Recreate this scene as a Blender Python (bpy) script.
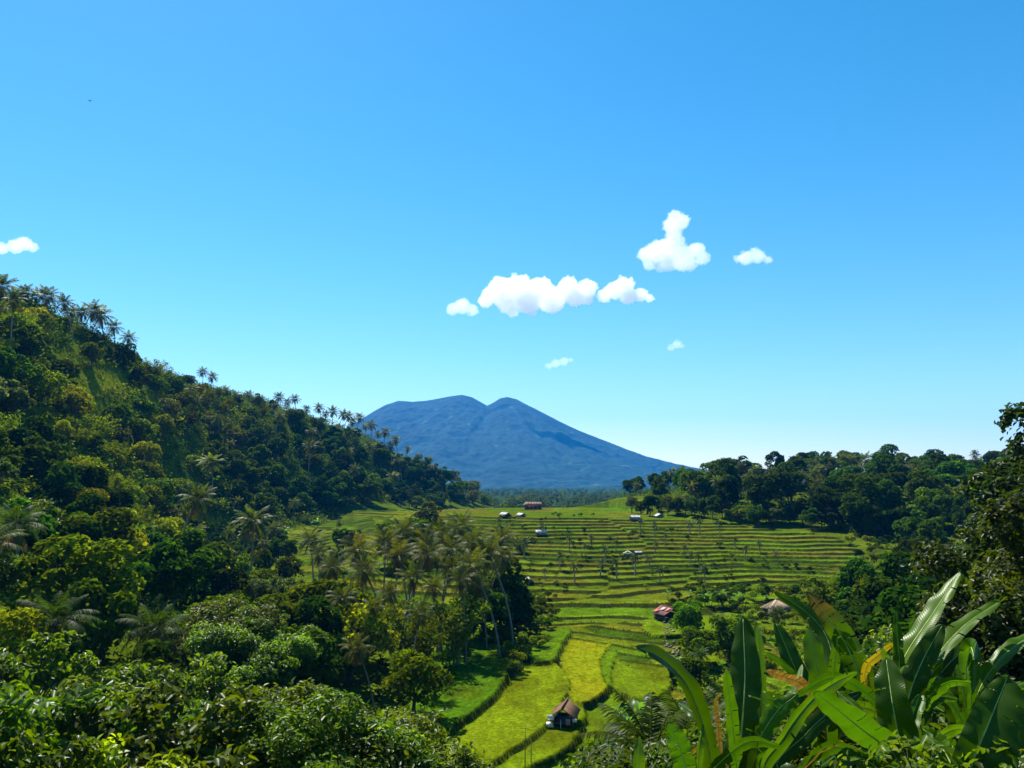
import bpy, math, random
import numpy as np
from mathutils import Vector, Matrix

S = bpy.context.scene
C = bpy.context.collection
R = math.radians
for _o in list(bpy.data.objects):
    bpy.data.objects.remove(_o)

# ------------------------------------------------------------------ camera, sky, sun, exposure
FPX = 788.0
HV = 482.0                                  # picture row of the true horizon
PITCH = math.atan((HV - 384) / FPX)
cam_d = bpy.data.cameras.new('camera')
cam = bpy.data.objects.new('camera', cam_d)
C.objects.link(cam)
cam_d.sensor_width = 36
cam_d.lens = 36 * FPX / 1024
cam_d.clip_start = 0.1
cam_d.clip_end = 60000
cam.location = (0, 0, 0)
cam.rotation_euler = (R(90) + PITCH, 0, 0)
S.camera = cam

SUN_EL, SUN_AZ = R(55), R(-31)              # ahead of the camera and to its left
w = bpy.data.worlds.new('World')
S.world = w
w.use_nodes = True
nt = w.node_tree
nt.nodes.clear()
sky = nt.nodes.new('ShaderNodeTexSky')
sky.sky_type = 'NISHITA'
sky.sun_disc = False
sky.sun_elevation = SUN_EL
sky.sun_rotation = SUN_AZ
sky.altitude = 300
sky.air_density = 1.0
sky.dust_density = 0.15
sky.ozone_density = 1.6
hs = nt.nodes.new('ShaderNodeHueSaturation')
hs.inputs['Saturation'].default_value = 1.4
hs.inputs['Hue'].default_value = 0.487
bg = nt.nodes.new('ShaderNodeBackground')
bg.inputs['Strength'].default_value = 0.076
wo = nt.nodes.new('ShaderNodeOutputWorld')
nt.links.new(sky.outputs[0], hs.inputs['Color'])
nt.links.new(hs.outputs[0], bg.inputs['Color'])
nt.links.new(bg.outputs[0], wo.inputs['Surface'])

sun_d = bpy.data.lights.new('sun', 'SUN')
sun_d.energy = 5.0
sun_d.angle = R(0.5)
sun_d.color = (1.0, 0.95, 0.85)
sun = bpy.data.objects.new('sun', sun_d)
C.objects.link(sun)
SUNV = Vector((math.sin(SUN_AZ) * math.cos(SUN_EL), math.cos(SUN_AZ) * math.cos(SUN_EL), math.sin(SUN_EL)))
sun.rotation_euler = (-SUNV).to_track_quat('-Z', 'Y').to_euler()
sun.location = (-40, 30, 80)

S.view_settings.view_transform = 'Standard'
S.view_settings.look = 'None'
S.view_settings.exposure = 1.22
S.view_settings.gamma = 1.0
S.view_settings.use_curve_mapping = False
S.cycles.max_bounces = 20
S.cycles.diffuse_bounces = 3
S.cycles.glossy_bounces = 2
S.cycles.transmission_bounces = 4
S.cycles.volume_bounces = 20
S.cycles.use_denoising = True
S.cycles.sample_clamp_indirect = 6

# ------------------------------------------------------------------ helpers
def at(u, v, y):
    """Point of the place seen at picture position (u, v), y metres ahead."""
    cx, cz = (u - 512) / FPX, (384 - v) / FPX
    dy = math.cos(PITCH) - cz * math.sin(PITCH)
    dz = math.sin(PITCH) + cz * math.cos(PITCH)
    k = y / dy
    return Vector((cx * k, y, dz * k))

def on_level(u, v, z):
    p = at(u, v, 1.0)
    return p * (z / p.z)

def proj(x, y, z):
    c, s = math.cos(PITCH), math.sin(PITCH)
    f = y * c + z * s
    up = -y * s + z * c
    return 512 + FPX * x / f, 384 - FPX * up / f

def mk_mesh(name, verts, faces, col=None, smooth=False, uv=None, mat_idx=None):
    """faces: list of int arrays (n,3) / (n,4)."""
    verts = np.asarray(verts, np.float32)
    faces = [np.asarray(f, np.int32) for f in (faces if isinstance(faces, list) else [faces]) if len(f)]
    me = bpy.data.meshes.new(name)
    me.vertices.add(len(verts))
    me.vertices.foreach_set('co', verts.ravel())
    loops = np.concatenate([f.ravel() for f in faces])
    sizes = np.concatenate([np.full(len(f), f.shape[1], np.int32) for f in faces])
    starts = np.concatenate([[0], np.cumsum(sizes)[:-1]]).astype(np.int32)
    me.loops.add(len(loops))
    me.loops.foreach_set('vertex_index', loops)
    me.polygons.add(len(sizes))
    me.polygons.foreach_set('loop_start', starts)
    me.polygons.foreach_set('loop_total', sizes)
    if smooth:
        me.polygons.foreach_set('use_smooth', np.ones(len(sizes), bool))
    me.update(calc_edges=True)
    if col is not None:
        a = me.attributes.new('Col', 'FLOAT_COLOR', 'POINT')
        c = np.ones((len(verts), 4), np.float32)
        c[:, :3] = col
        a.data.foreach_set('color', c.ravel())
    if uv is not None:
        l = me.uv_layers.new(name='UVMap')
        l.data.foreach_set('uv', np.asarray(uv, np.float32)[loops].ravel())
    if mat_idx is not None:
        me.polygons.foreach_set('material_index', np.asarray(mat_idx, np.int32))
    return me

def obj(name, me, mat, parent=None):
    o = bpy.data.objects.new(name, me)
    C.objects.link(o)
    if mat is not None and len(me.materials) == 0:
        for m in (mat if isinstance(mat, (list, tuple)) else [mat]):
            me.materials.append(m)
    if parent is not None:
        o.parent = parent
    return o

def tag(o, label=None, cat=None, group=None, kind=None):
    if label: o['label'] = label
    if cat: o['category'] = cat
    if group: o['group'] = group
    if kind: o['kind'] = kind
    return o

def empty(name, loc=(0, 0, 0), rz=0.0, sc=1.0):
    o = bpy.data.objects.new(name, None)
    C.objects.link(o)
    o.location = loc
    o.rotation_euler = (0, 0, rz)
    o.scale = (sc, sc, sc)
    o.empty_display_size = 0.2
    return o

class MB:
    """Collects geometry into one mesh."""
    def __init__(self):
        self.v, self.q, self.t, self.c, self.n = [], [], [], [], 0
    def add(self, v, quads=None, tris=None, col=(1, 1, 1)):
        v = np.asarray(v, float).reshape(-1, 3)
        if quads is not None and len(quads): self.q.append(np.asarray(quads, int).reshape(-1, 4) + self.n)
        if tris is not None and len(tris): self.t.append(np.asarray(tris, int).reshape(-1, 3) + self.n)
        col = np.asarray(col, float)
        self.c.append(np.broadcast_to(col, (len(v), 3)) if col.ndim == 1 else col)
        self.v.append(v); self.n += len(v)
    def tube(self, pts, rad, n=6, col=(1, 1, 1), cap=True):
        pts = np.asarray(pts, float); m = len(pts)
        rad = np.broadcast_to(np.asarray(rad, float), (m,))
        tan = np.gradient(pts, axis=0)
        tan /= np.linalg.norm(tan, axis=1)[:, None] + 1e-9
        ref = np.array([1.0, 0.13, 0.07]) if abs(tan[0][0]) < .8 else np.array([0, 1.0, .1])
        a = np.cross(tan, ref); a /= np.linalg.norm(a, axis=1)[:, None] + 1e-9
        b = np.cross(tan, a)
        th = np.linspace(0, 2 * np.pi, n, endpoint=False)
        v = pts[:, None] + rad[:, None, None] * (np.cos(th)[None, :, None] * a[:, None] + np.sin(th)[None, :, None] * b[:, None])
        i = np.arange(m - 1)[:, None] * n; j = np.arange(n)[None]; k = (j + 1) % n
        q = np.stack([i + j, i + k, i + n + k, i + n + j], -1).reshape(-1, 4)
        tr = []
        v = v.reshape(-1, 3)
        if cap:
            v = np.vstack([v, pts[0], pts[-1]])
            for jj in range(n):
                tr.append((m * n, (jj + 1) % n, jj))
                tr.append((m * n + 1, (m - 1) * n + jj, (m - 1) * n + (jj + 1) % n))
        self.add(v, q, tr, col)
    def box(self, c, s, rz=0.0, col=(1, 1, 1), M=None):
        sx, sy, sz = s[0] / 2, s[1] / 2, s[2] / 2
        v = np.array([(x, y, z) for z in (-sz, sz) for x, y in ((-sx, -sy), (sx, -sy), (sx, sy), (-sx, sy))])
        if M is not None:
            v = v @ np.array(M.to_3x3()).T
        cr, sr = math.cos(rz), math.sin(rz)
        v = np.stack([v[:, 0] * cr - v[:, 1] * sr, v[:, 0] * sr + v[:, 1] * cr, v[:, 2]], 1) + np.array(c)
        self.add(v, [(0, 3, 2, 1), (4, 5, 6, 7), (0, 1, 5, 4), (1, 2, 6, 5), (2, 3, 7, 6), (3, 0, 4, 7)], None, col)
    def slab(self, corners, th, col=(1, 1, 1)):
        """Thick sheet from 4 corner points, thickness th along its normal (downwards)."""
        p = np.asarray(corners, float)
        nrm = np.cross(p[1] - p[0], p[2] - p[0]); nrm /= np.linalg.norm(nrm)
        if nrm[2] > 0: nrm = -nrm
        v = np.vstack([p, p + nrm * th])
        self.add(v, [(0, 1, 2, 3), (7, 6, 5, 4), (0, 4, 5, 1), (1, 5, 6, 2), (2, 6, 7, 3), (3, 7, 4, 0)], None, col)
    def mesh(self, name, smooth=False):
        f = []
        if self.q: f.append(np.vstack(self.q))
        if self.t: f.append(np.vstack(self.t))
        return mk_mesh(name, np.vstack(self.v), f, np.vstack(self.c), smooth)
    def build(self, name, mat, parent=None, smooth=False):
        return obj(name, self.mesh(name, smooth), mat, parent)

def _hash(i, j, seed):
    h = (i.astype(np.int64) * 374761393 + j.astype(np.int64) * 668265263 + seed * 974634777) & 0x7fffffff
    h = ((h ^ (h >> 13)) * 1274126177) & 0x7fffffff
    return ((h ^ (h >> 16)) & 0xffff) / 65535.0

def vnoise(x, y, seed=0):
    x, y = np.asarray(x, float), np.asarray(y, float)
    i, j = np.floor(x), np.floor(y)
    fx, fy = x - i, y - j
    fx, fy = fx * fx * (3 - 2 * fx), fy * fy * (3 - 2 * fy)
    a, b = _hash(i, j, seed), _hash(i + 1, j, seed)
    c, d = _hash(i, j + 1, seed), _hash(i + 1, j + 1, seed)
    return (a + (b - a) * fx) * (1 - fy) + (c + (d - c) * fx) * fy

def fbm(x, y, seed=0, oct=4):
    r, amp, tot = 0, 1.0, 0
    for k in range(oct):
        r = r + amp * vnoise(np.asarray(x) * 2 ** k, np.asarray(y) * 2 ** k, seed + k * 7)
        tot += amp; amp *= .5
    return r / tot

def sstep(a, b, x):
    t = np.clip((np.asarray(x, float) - a) / (b - a), 0, 1)
    return t * t * (3 - 2 * t)

# ------------------------------------------------------------------ materials
def new_mat(name):
    m = bpy.data.materials.new(name); m.use_nodes = True
    m.node_tree.nodes.clear()
    return m, m.node_tree, m.node_tree.nodes.new, m.node_tree.links.new

def leaf_mat(name, trans=.35, rough=.45, spec=.45, hue=.02, val=.35, tcol=(1.25, 1.15, .55), gain=.8):
    """Foliage: colour from the leaf's own attribute, varied per plant; light passes through."""
    m, t, N, L = new_mat(name)
    out = N('ShaderNodeOutputMaterial')
    at_ = N('ShaderNodeAttribute'); at_.attribute_name = 'Col'
    oi = N('ShaderNodeObjectInfo')
    hsv = N('ShaderNodeHueSaturation')
    mr = N('ShaderNodeMapRange'); mr.inputs[3].default_value = .5 - hue; mr.inputs[4].default_value = .5 + hue
    L(oi.outputs['Random'], mr.inputs[0]); L(mr.outputs[0], hsv.inputs['Hue'])
    m2 = N('ShaderNodeMath'); m2.operation = 'MULTIPLY'; m2.inputs[1].default_value = 7.13
    fr = N('ShaderNodeMath'); fr.operation = 'FRACT'
    L(oi.outputs['Random'], m2.inputs[0]); L(m2.outputs[0], fr.inputs[0])
    mv = N('ShaderNodeMapRange'); mv.inputs[3].default_value = (1 - val) * gain; mv.inputs[4].default_value = (1 + val) * gain
    L(fr.outputs[0], mv.inputs[0]); L(mv.outputs[0], hsv.inputs['Value'])
    L(at_.outputs['Color'], hsv.inputs['Color'])
    p = N('ShaderNodeBsdfPrincipled')
    p.inputs['Roughness'].default_value = rough
    p.inputs['Specular IOR Level'].default_value = spec
    L(hsv.outputs[0], p.inputs['Base Color'])
    tr = N('ShaderNodeBsdfTranslucent')
    mx = N('ShaderNodeMix'); mx.data_type = 'RGBA'; mx.blend_type = 'MULTIPLY'; mx.inputs[0].default_value = 1
    L(hsv.outputs[0], mx.inputs[6]); mx.inputs[7].default_value = (*[c * 1.45 for c in tcol], 1)
    L(mx.outputs[2], tr.inputs['Color'])
    ms = N('ShaderNodeMixShader'); ms.inputs[0].default_value = trans
    L(p.outputs[0], ms.inputs[1]); L(tr.outputs[0], ms.inputs[2]); L(ms.outputs[0], out.inputs['Surface'])
    return m

def banana_mat():
    m = leaf_mat('banana_blade', trans=.40, rough=.36, spec=.2, hue=.006, val=.12, tcol=(1.2, 1.15, .35))
    t = m.node_tree; N, L = t.nodes.new, t.links.new
    p = next(n for n in t.nodes if n.type == 'BSDF_PRINCIPLED')
    uv = N('ShaderNodeUVMap'); uv.uv_map = 'UVMap'
    wv = N('ShaderNodeTexWave'); wv.wave_type = 'BANDS'; wv.bands_direction = 'Y'
    wv.inputs['Scale'].default_value = 22; wv.inputs['Distortion'].default_value = 1.2; wv.inputs['Detail'].default_value = 2
    L(uv.outputs[0], wv.inputs['Vector'])
    b = N('ShaderNodeBump'); b.inputs['Strength'].default_value = .16; b.inputs['Distance'].default_value = .006
    L(wv.outputs['Fac'], b.inputs['Height']); L(b.outputs[0], p.inputs['Normal'])
    return m

def attr_mat(name, rough=.85, noise=8.0, amt=.35, bump=.3, spec=.2, detail=4):
    """Solid things: colour attribute broken up by noise, with a little relief."""
    m, t, N, L = new_mat(name)
    out = N('ShaderNodeOutputMaterial')
    at_ = N('ShaderNodeAttribute'); at_.attribute_name = 'Col'
    tc = N('ShaderNodeTexCoord')
    no = N('ShaderNodeTexNoise'); no.inputs['Scale'].default_value = noise; no.inputs['Detail'].default_value = detail
    L(tc.outputs['Object'], no.inputs['Vector'])
    mr = N('ShaderNodeMapRange'); mr.inputs[1].default_value = .3; mr.inputs[2].default_value = .7
    mr.inputs[3].default_value = 1 - amt; mr.inputs[4].default_value = 1 + amt
    L(no.outputs['Fac'], mr.inputs[0])
    mx = N('ShaderNodeVectorMath'); mx.operation = 'MULTIPLY'
    L(at_.outputs['Color'], mx.inputs[0]); L(mr.outputs[0], mx.inputs[1])
    p = N('ShaderNodeBsdfPrincipled'); p.inputs['Roughness'].default_value = rough
    p.inputs['Specular IOR Level'].default_value = spec
    L(mx.outputs[0], p.inputs['Base Color'])
    b = N('ShaderNodeBump'); b.inputs['Strength'].default_value = bump; b.inputs['Distance'].default_value = .05
    L(no.outputs['Fac'], b.inputs['Height']); L(b.outputs[0], p.inputs['Normal'])
    L(p.outputs[0], out.inputs['Surface'])
    return m

M_far = leaf_mat('matt_foliage', trans=.42, rough=.9, spec=.0, val=.48, hue=.028, tcol=(1.3, 1.15, .25))
M_leaf = leaf_mat('glossy_foliage', trans=.45, rough=.40, spec=.16, tcol=(1.3, 1.2, .25))
M_palm = leaf_mat('palm_foliage', trans=.42, rough=.5, spec=.10, hue=.012, val=.25, tcol=(1.12, 1.1, .4))
M_banana = banana_mat()
M_bark = attr_mat('bark', .9, 6, .35, .5)
M_solid = attr_mat('weathered_surface', .8, 14, .3, .3)
M_cloth = attr_mat('faded_cloth', .9, 5, .12, .1)
# ------------------------------------------------------------------ terrain
CTRL = np.array([
 # the slope under the camera
 (0,-25,.5),(0,0,-1.9),(-25,0,-3),(25,0,-1.5),(0,10,-5.2),(-20,20,-11),(0,25,-14),(10,10,-4.3),(18,14,-5.5),(25,25,-9.5),(-25,-25,0),(25,-25,1),
 (0,45,-23.5),(10,58,-27),(-20,45,-23),(-40,45,-18.5),(-60,60,-12),(-80,60,-6),(-100,20,4),(-80,95,-5),(-56,90,-13),(-38,110,-21.5),(-26,75,-25),(-20,110,-24.9),(-14,120,-25.2),(-24,95,-24.6),(28,118,-26.2),(22,132,-25.8),(28,105,-26.9),(40,115,-25.6),(45,125,-25.2),(-45,130,-22),
 (40,45,-15),(62,60,-9),(48,90,-24),(80,115,-17),(115,140,-9),(150,200,-8),(100,20,4),(120,90,2),
 # the valley floor and the terraced rise
 (0,80,-27.6),(12,90,-27.8),(-6,95,-27.2),(15,112,-27.3),(5,135,-25.9),(22,135,-25.6),(48,138,-25.0),(0,160,-24.3),(25,160,-24.2),(55,162,-24.4),
 (0,190,-21.5),(40,190,-21.4),(66,180,-24.4),(78,212,-17.6),(0,220,-18.1),(45,220,-17.8),(0,250,-14.9),(45,250,-14.4),(-5,280,-12.3),(35,280,-11.7),(0,310,-10.6),(35,310,-10.3),(0,345,-10.3),(30,345,-10.2),(0,400,-14),(30,400,-13),(0,470,-20),(40,470,-20),(0,560,-22),
 (-42,170,-25),(-72,235,-23.2),(-38,240,-19.5),(-50,300,-15.5),(-60,350,-14.5),(-58,400,-13),(-45,460,-15.5),(-30,205,-22),
 # wooded rise across the terraces
 (88,240,-14.2),(95,215,-17.5),(92,195,-20),(110,260,-11),(85,285,-9.5),(60,310,-9),(120,310,-6),(60,360,-6),(110,360,-3.5),(170,330,-2.5),(200,400,-1),(130,420,-3),(60,430,-9),(150,260,-8),(160,300,-5),(230,300,-2),(250,380,0),(200,230,-6),(130,215,-14),(125,240,-11),(300,300,3),(300,560,2),(160,560,-6),(95,600,-18),
 # the long hill
 (-162,250,55),(-153,290,52),(-154,340,45),(-148,380,43),(-121,440,36),(-90,500,25),(-63,540,12),(-41,570,-8),(-20,585,-18),
 (-220,250,62),(-225,340,52),(-205,440,42),(-150,540,26),(-95,600,8),(-40,630,-18),(-230,150,52),(-180,180,48),
 (-100,130,5),(-84,130,-2),(-120,180,22),(-58,90,-12),(-131,250,29),(-110,210,7),(-89,170,-11),(-68,130,-15),
 (-131,330,22),(-115,290,1),(-103,260,-18),(-91,230,-23.3),(-59,150,-22),(-108,400,15),(-99,370,-3),(-91,340,-15.5),(-86,320,-17),
 (-75,530,16),(-71,500,4),(-67,470,-9),(-64,440,-12.5),
 (0,640,-20),(150,640,-14),
], float)
def _phi(r2): return r2 * np.log(r2 + 1e-9) * .5
_K = len(CTRL)
_cx, _cy = CTRL[:, 0] / 100, CTRL[:, 1] / 100
_A = np.zeros((_K + 3, _K + 3))
_A[:_K, :_K] = _phi((_cx[:, None] - _cx) ** 2 + (_cy[:, None] - _cy) ** 2) + np.eye(_K) * .0025
_A[:_K, _K:] = np.stack([np.ones(_K), _cx, _cy], 1); _A[_K:, :_K] = _A[:_K, _K:].T
_W = np.linalg.solve(_A, np.concatenate([CTRL[:, 2], [0, 0, 0]]))

def base_h(x, y):
    x, y = np.asarray(x, float).ravel(), np.asarray(y, float).ravel()
    out = np.empty(len(x))
    for s in range(0, len(x), 60000):
        xs, ys = np.clip(x[s:s + 60000], -240, 310) / 100, np.clip(y[s:s + 60000], -25, 640) / 100
        r = np.full(len(xs), _W[_K]) + _W[_K + 1] * xs + _W[_K + 2] * ys
        for k in range(_K):
            r += _W[k] * _phi((xs - _cx[k]) ** 2 + (ys - _cy[k]) ** 2)
        out[s:s + 60000] = r
    far = sstep(520, 760, y)
    return out * (1 - far) + (-27 + 3 * (fbm(x / 300, y / 300, 5) - .5)) * far

# lower fields: outlines of the paddies on the valley floor, each at its own level
FIELDS = [
 ('D', -24.9, [(430,655),(452,632),(480,626),(520,640),(524,663),(510,670),(499,689),(485,703),(466,715),(440,735),(400,720)], (0.052,0.115,.003)),
 ('A', -25.7, [(520,663),(557,663),(561,667),(573,684),(566,697),(548,724),(527,740),(501,756),(486,768),(470,800),(430,800),(440,735),(466,712),(485,700),(499,686),(510,668)], (0.116,0.158,.003)),
 ('A2', -25.2, [(524,636),(556,628),(575,627),(561,645),(556,662),(524,662)], (0.066,0.125,.003)),
 ('E', -26.0, [(575,627),(630,633),(611,644),(602,656),(599,665),(603,680),(609,689),(585,705),(566,697),(573,684),(560,665),(561,647)], (0.142,0.166,.003)),
 ('F', -26.3, [(628,632),(640,631),(634,638),(619,649),(612,665),(610,690),(600,690),(597,665),(602,654),(611,643)], (0.080,0.140,.003)),
 ('G', -26.65, [(636,637),(665,640),(680,680),(650,704),(626,694),(610,686),(612,665),(619,649)], (0.095,0.140,.003)),
 ('B', -26.2, [(566,694),(587,705),(583,726),(571,745),(551,758),(529,765),(500,790),(465,790),(480,766),(501,752),(527,736),(548,720)], (0.100,0.145,.003)),
 ('C', -26.95, [(609,686),(613,680),(624,701),(618,719),(604,740),(590,757),(571,768),(540,800),(490,800),(529,760),(550,753),(569,741),(581,722),(585,701)], (0.082,0.138,.003)),
 ('C2', -27.3, [(624,700),(650,690),(672,715),(640,735),(618,722)], (0.090,0.140,.003)),
 ('H', -27.6, [(616,717),(680,700),(720,800),(530,800),(571,764),(590,753),(604,736)], (0.085,0.125,.003)),
 ('I', -24.95, [(640,625),(664,616),(700,615),(735,617),(735,630),(700,632),(668,636),(648,634)], (0.095,0.151,.003)),
 ('J', -25.1, [(683,637),(700,633),(708,639),(702,650),(690,653),(680,647)], (0.136,0.151,.003)),
 ('K', -25.5, [(706,640),(728,637),(730,656),(716,653)], (0.116,0.151,.003)),
 ('L', -25.8, [(690,655),(714,652),(722,663),(700,664)], (0.102,0.144,.003)),
 ('L2', -25.4, [(735,650),(760,645),(782,660),(765,672),(740,668)], (0.116,0.158,.003)),
 ('M', -26.6, [(690,664),(725,664),(745,690),(735,720),(700,712)], (0.075,0.110,.003)),
]
def poly_sd(x, y, P):
    """Signed distance, positive inside."""
    P = np.asarray(P, float); n = len(P)
    d = np.full(x.shape, 1e18); ins = np.zeros(x.shape, bool)
    for i in range(n):
        a, b = P[i], P[(i + 1) % n]
        e = b - a
        wx, wy = x - a[0], y - a[1]
        t = np.clip((wx * e[0] + wy * e[1]) / (e @ e), 0, 1)
        d = np.minimum(d, (wx - e[0] * t) ** 2 + (wy - e[1] * t) ** 2)
        c = ((a[1] <= y) & (b[1] > y)) | ((b[1] <= y) & (a[1] > y))
        with np.errstate(divide='ignore', invalid='ignore'):
            xi = a[0] + (y - a[1]) * e[0] / (e[1] if e[1] != 0 else 1e-9)
        ins ^= c & (x < xi)
    return np.where(ins, 1, -1) * np.sqrt(d)
def smooth_poly(P, k=2):
    P = np.asarray(P, float)
    for _ in range(k):
        Q = np.roll(P, -1, 0)
        P = np.stack([.75 * P + .25 * Q, .25 * P + .75 * Q], 1).reshape(-1, 2)
    return P
FW = [(z, smooth_poly([tuple(on_level(u, v, z))[:2] for u, v in pts]), np.array(col)) for _, z, pts, col in FIELDS]

LB = np.array([(96,12),(128,10),(134,-30),(170,-46),(240,-90),(300,-86),(350,-78),(470,-58)], float)
RB = np.array([(96,44),(130,52),(160,72),(190,92),(215,98),(230,98),(250,80),(270,56),(300,58),(350,56),(470,54)], float)
_HZ = np.array([-32., -24.8, -12.])
_QZ = np.array([0., 7.2 / .27, 7.2 / .27 + 12.8 / .68])
def terrain(x, y, want=False):
    x, y = np.asarray(x, float).ravel(), np.asarray(y, float).ravel()
    h = base_h(x, y)
    d_all = np.hypot(x, y)
    rough = (fbm(x / 9, y / 9, 3) - .5) * 2.2 * sstep(10, 60, d_all) + (fbm(x / 2.2, y / 2.2, 4, 3) - .5) * .8 * sstep(300, 60, y)
    lb, rb = np.interp(y, LB[:, 0], LB[:, 1]), np.interp(y, RB[:, 0], RB[:, 1])
    m = sstep(0, 10, x - lb + 6 * (fbm(x / 20, y / 20, 11) - .5)) * sstep(0, 10, rb - x + 8 * (fbm(x / 20, y / 20, 12) - .5)) * sstep(-5, 5, y - np.interp(x, [8, 16], [133, 100])) * sstep(400, 385, y)
    h = h + rough * (1 - m) * sstep(60, 75, np.abs(y - 100) + np.maximum(0, np.abs(x - 8) - 26) * 3)
    wob = 1.9 * (fbm(x / 38, y / 60, 21, 3) - .5) + .22 * (vnoise(x / 7, y / 9, 22) - .5)
    q = np.interp(h + wob, _HZ, _QZ) + .5 * np.floor(vnoise(x / 60, y / 45, 23) * 3)
    lev = np.floor(q); fr = q - lev
    ramp = np.clip(fr / .12, 0, 1)
    ht = np.interp(lev - .5 + ramp - .5 * np.floor(vnoise(x / 60, y / 45, 23) * 3), _QZ, _HZ) - wob * .6
    mm = m > .5
    h2 = np.where(mm, ht, h)
    riser = mm & (fr < .16)
    # lower fields
    near = (y > 60) & (y < 185) & (np.abs(x) < 70)
    fid = np.full(len(x), -1); hf = np.full(len(x), -1e9)
    xi, yi = x[near], y[near]
    wig = (fbm(xi / 1.6, yi / 1.6, 31, 3) - .5) * .9
    hn, fn = hf[near], fid[near]
    for k, (z, P, c) in enumerate(FW):
        sd = poly_sd(xi, yi, P) + wig * .6
        lip = np.clip((.5 - np.abs(sd - .35)) / .5, 0, 1) * .13          # bund along the edge
        hz = np.where(sd > 0, z + lip, z + sd * 3.2)
        g = hz > hn
        hn = np.where(g, hz, hn); fn = np.where(g, np.where(sd > 0, k, -2), fn)
    hf[near] = hn; fid[near] = fn
    g = hf > h2 - .05
    h3 = np.where(g, hf, h2)
    if not want: return h3
    riser = np.where(g, fid == -2, riser)
    return h3, dict(m=mm, lev=lev, fr=fr, riser=riser, fid=np.where(g, fid, -1))

def ground_at(x, y):
    return float(terrain([x], [y])[0])

def build_ground():
    a = np.concatenate([np.linspace(-1.7, -.16, 130, endpoint=False), np.linspace(-.16, .46, 290, endpoint=False), np.linspace(.46, 1.7, 110)])
    ys = np.concatenate([np.arange(-25, 68, 1.0), np.arange(68, 150, .22), np.arange(150, 300, .36), np.arange(300, 402, .6), 402 * 1.032 ** np.arange(0, 118)])
    X = a[None, :] * (ys[:, None] + 32); Y = np.broadcast_to(ys[:, None], X.shape)
    nr, nc = X.shape
    x, y = X.ravel(), Y.ravel()
    h, d = terrain(x, y, True)
    # colour of what grows there
    n1, n2, n3 = fbm(x / 14, y / 14, 41), fbm(x / 3, y / 3, 42), vnoise(x / .8, y / .8, 43)
    col = np.empty((len(x), 3))
    wild = np.stack([.048 + .04 * n1, .075 + .05 * n1,   .003 + .003 * n1], 1) * (.55 + .8 * n2)[:, None]
    col[:] = wild
    u, v = 512 + FPX * x / np.maximum(y, 1), HV - FPX * h / np.maximum(y, 1)
    for cu, cv, ru, rv in ((105, 385, 60, 18), (150, 400, 45, 20), (190, 570, 30, 40), (310, 560, 30, 45)):   # grassy clearings
        k = sstep(1.2, .5, np.hypot((u - cu) / ru, (v - cv) / rv) + (n2 - .5) * .8) * (y < 330)
        col = col * (1 - k[:, None]) + np.stack([.12 + .04 * n3, .15 + .05 * n3, .005 + 0 * n3], 1) * (.7 + .5 * n2)[:, None] * k[:, None]
    # paddies on the terraced rise: crops at different stages
    cell = np.floor(x / 17 + 2.3 * vnoise(x / 50, y / 50, 44) + d['lev'] * .37)
    r1, r2 = _hash(cell, d['lev'], 45), _hash(cell, d['lev'], 46)
    g_ = np.stack([.070 + .060 * r1, .120 + .045 * r2, .004 + .003 * r1], 1)
    dry = (r2 > .9)[:, None]
    g_ = np.where(dry, np.array([.115, .115, .012]), g_)
    dark = (r1 < .16)[:, None]
    g_ = np.where(dark, np.array([.045, .085, .004]), g_)
    tex = (.60 + .6 * n3) * (.55 + .9 * n2)
    g_ = g_ * tex[:, None] * np.array([.84, .86, .8])
    rs = np.stack([.020 + .022 * n2, .030 + .022 * n2, .004 + .002 * n2], 1) * (.6 + .7 * n3)[:, None]  # grass and earth of the banks, darkened in colour to deepen their shade
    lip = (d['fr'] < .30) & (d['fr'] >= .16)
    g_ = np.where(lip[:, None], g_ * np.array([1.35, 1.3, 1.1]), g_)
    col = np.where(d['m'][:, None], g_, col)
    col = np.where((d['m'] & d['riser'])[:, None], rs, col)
    for k, (z, P, c) in enumerate(FW):
        s = d['fid'] == k
        if not s.any(): continue
        yel = sstep(.45, .75, fbm(x[s] / 5, y[s] / 7, 60 + k))
        cc = c[None] * (1 - .55 * yel[:, None]) + np.array([.19, .175, .004]) * (.55 * yel[:, None] if c[0] > .12 else .12 * yel[:, None])
        streak = .8 + .4 * vnoise(x[s] / .35, y[s] / 2.2, 71)
        col[s] = cc * ((.8 + .35 * n3[s]) * streak)[:, None]
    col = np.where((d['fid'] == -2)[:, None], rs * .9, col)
    farw = sstep(500, 700, y)[:, None]
    col = col * (1 - farw) + np.stack([.018 + .015 * n1, .04 + .02 * n1, .008 + 0 * n1], 1) * farw
    i = np.arange(nr - 1)[:, None] * nc; j = np.arange(nc - 1)[None]
    q = np.stack([i + j, i + j + 1, i + nc + j + 1, i + nc + j], -1).reshape(-1, 4)
    me = mk_mesh('ground', np.stack([x, y, h], 1), q, col, smooth=False)
    o = obj('ground', me, ground_mat())
    return tag(o, 'green valley ground stepped into rice terraces below the wooded hills', 'ground', kind='structure')

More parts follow.
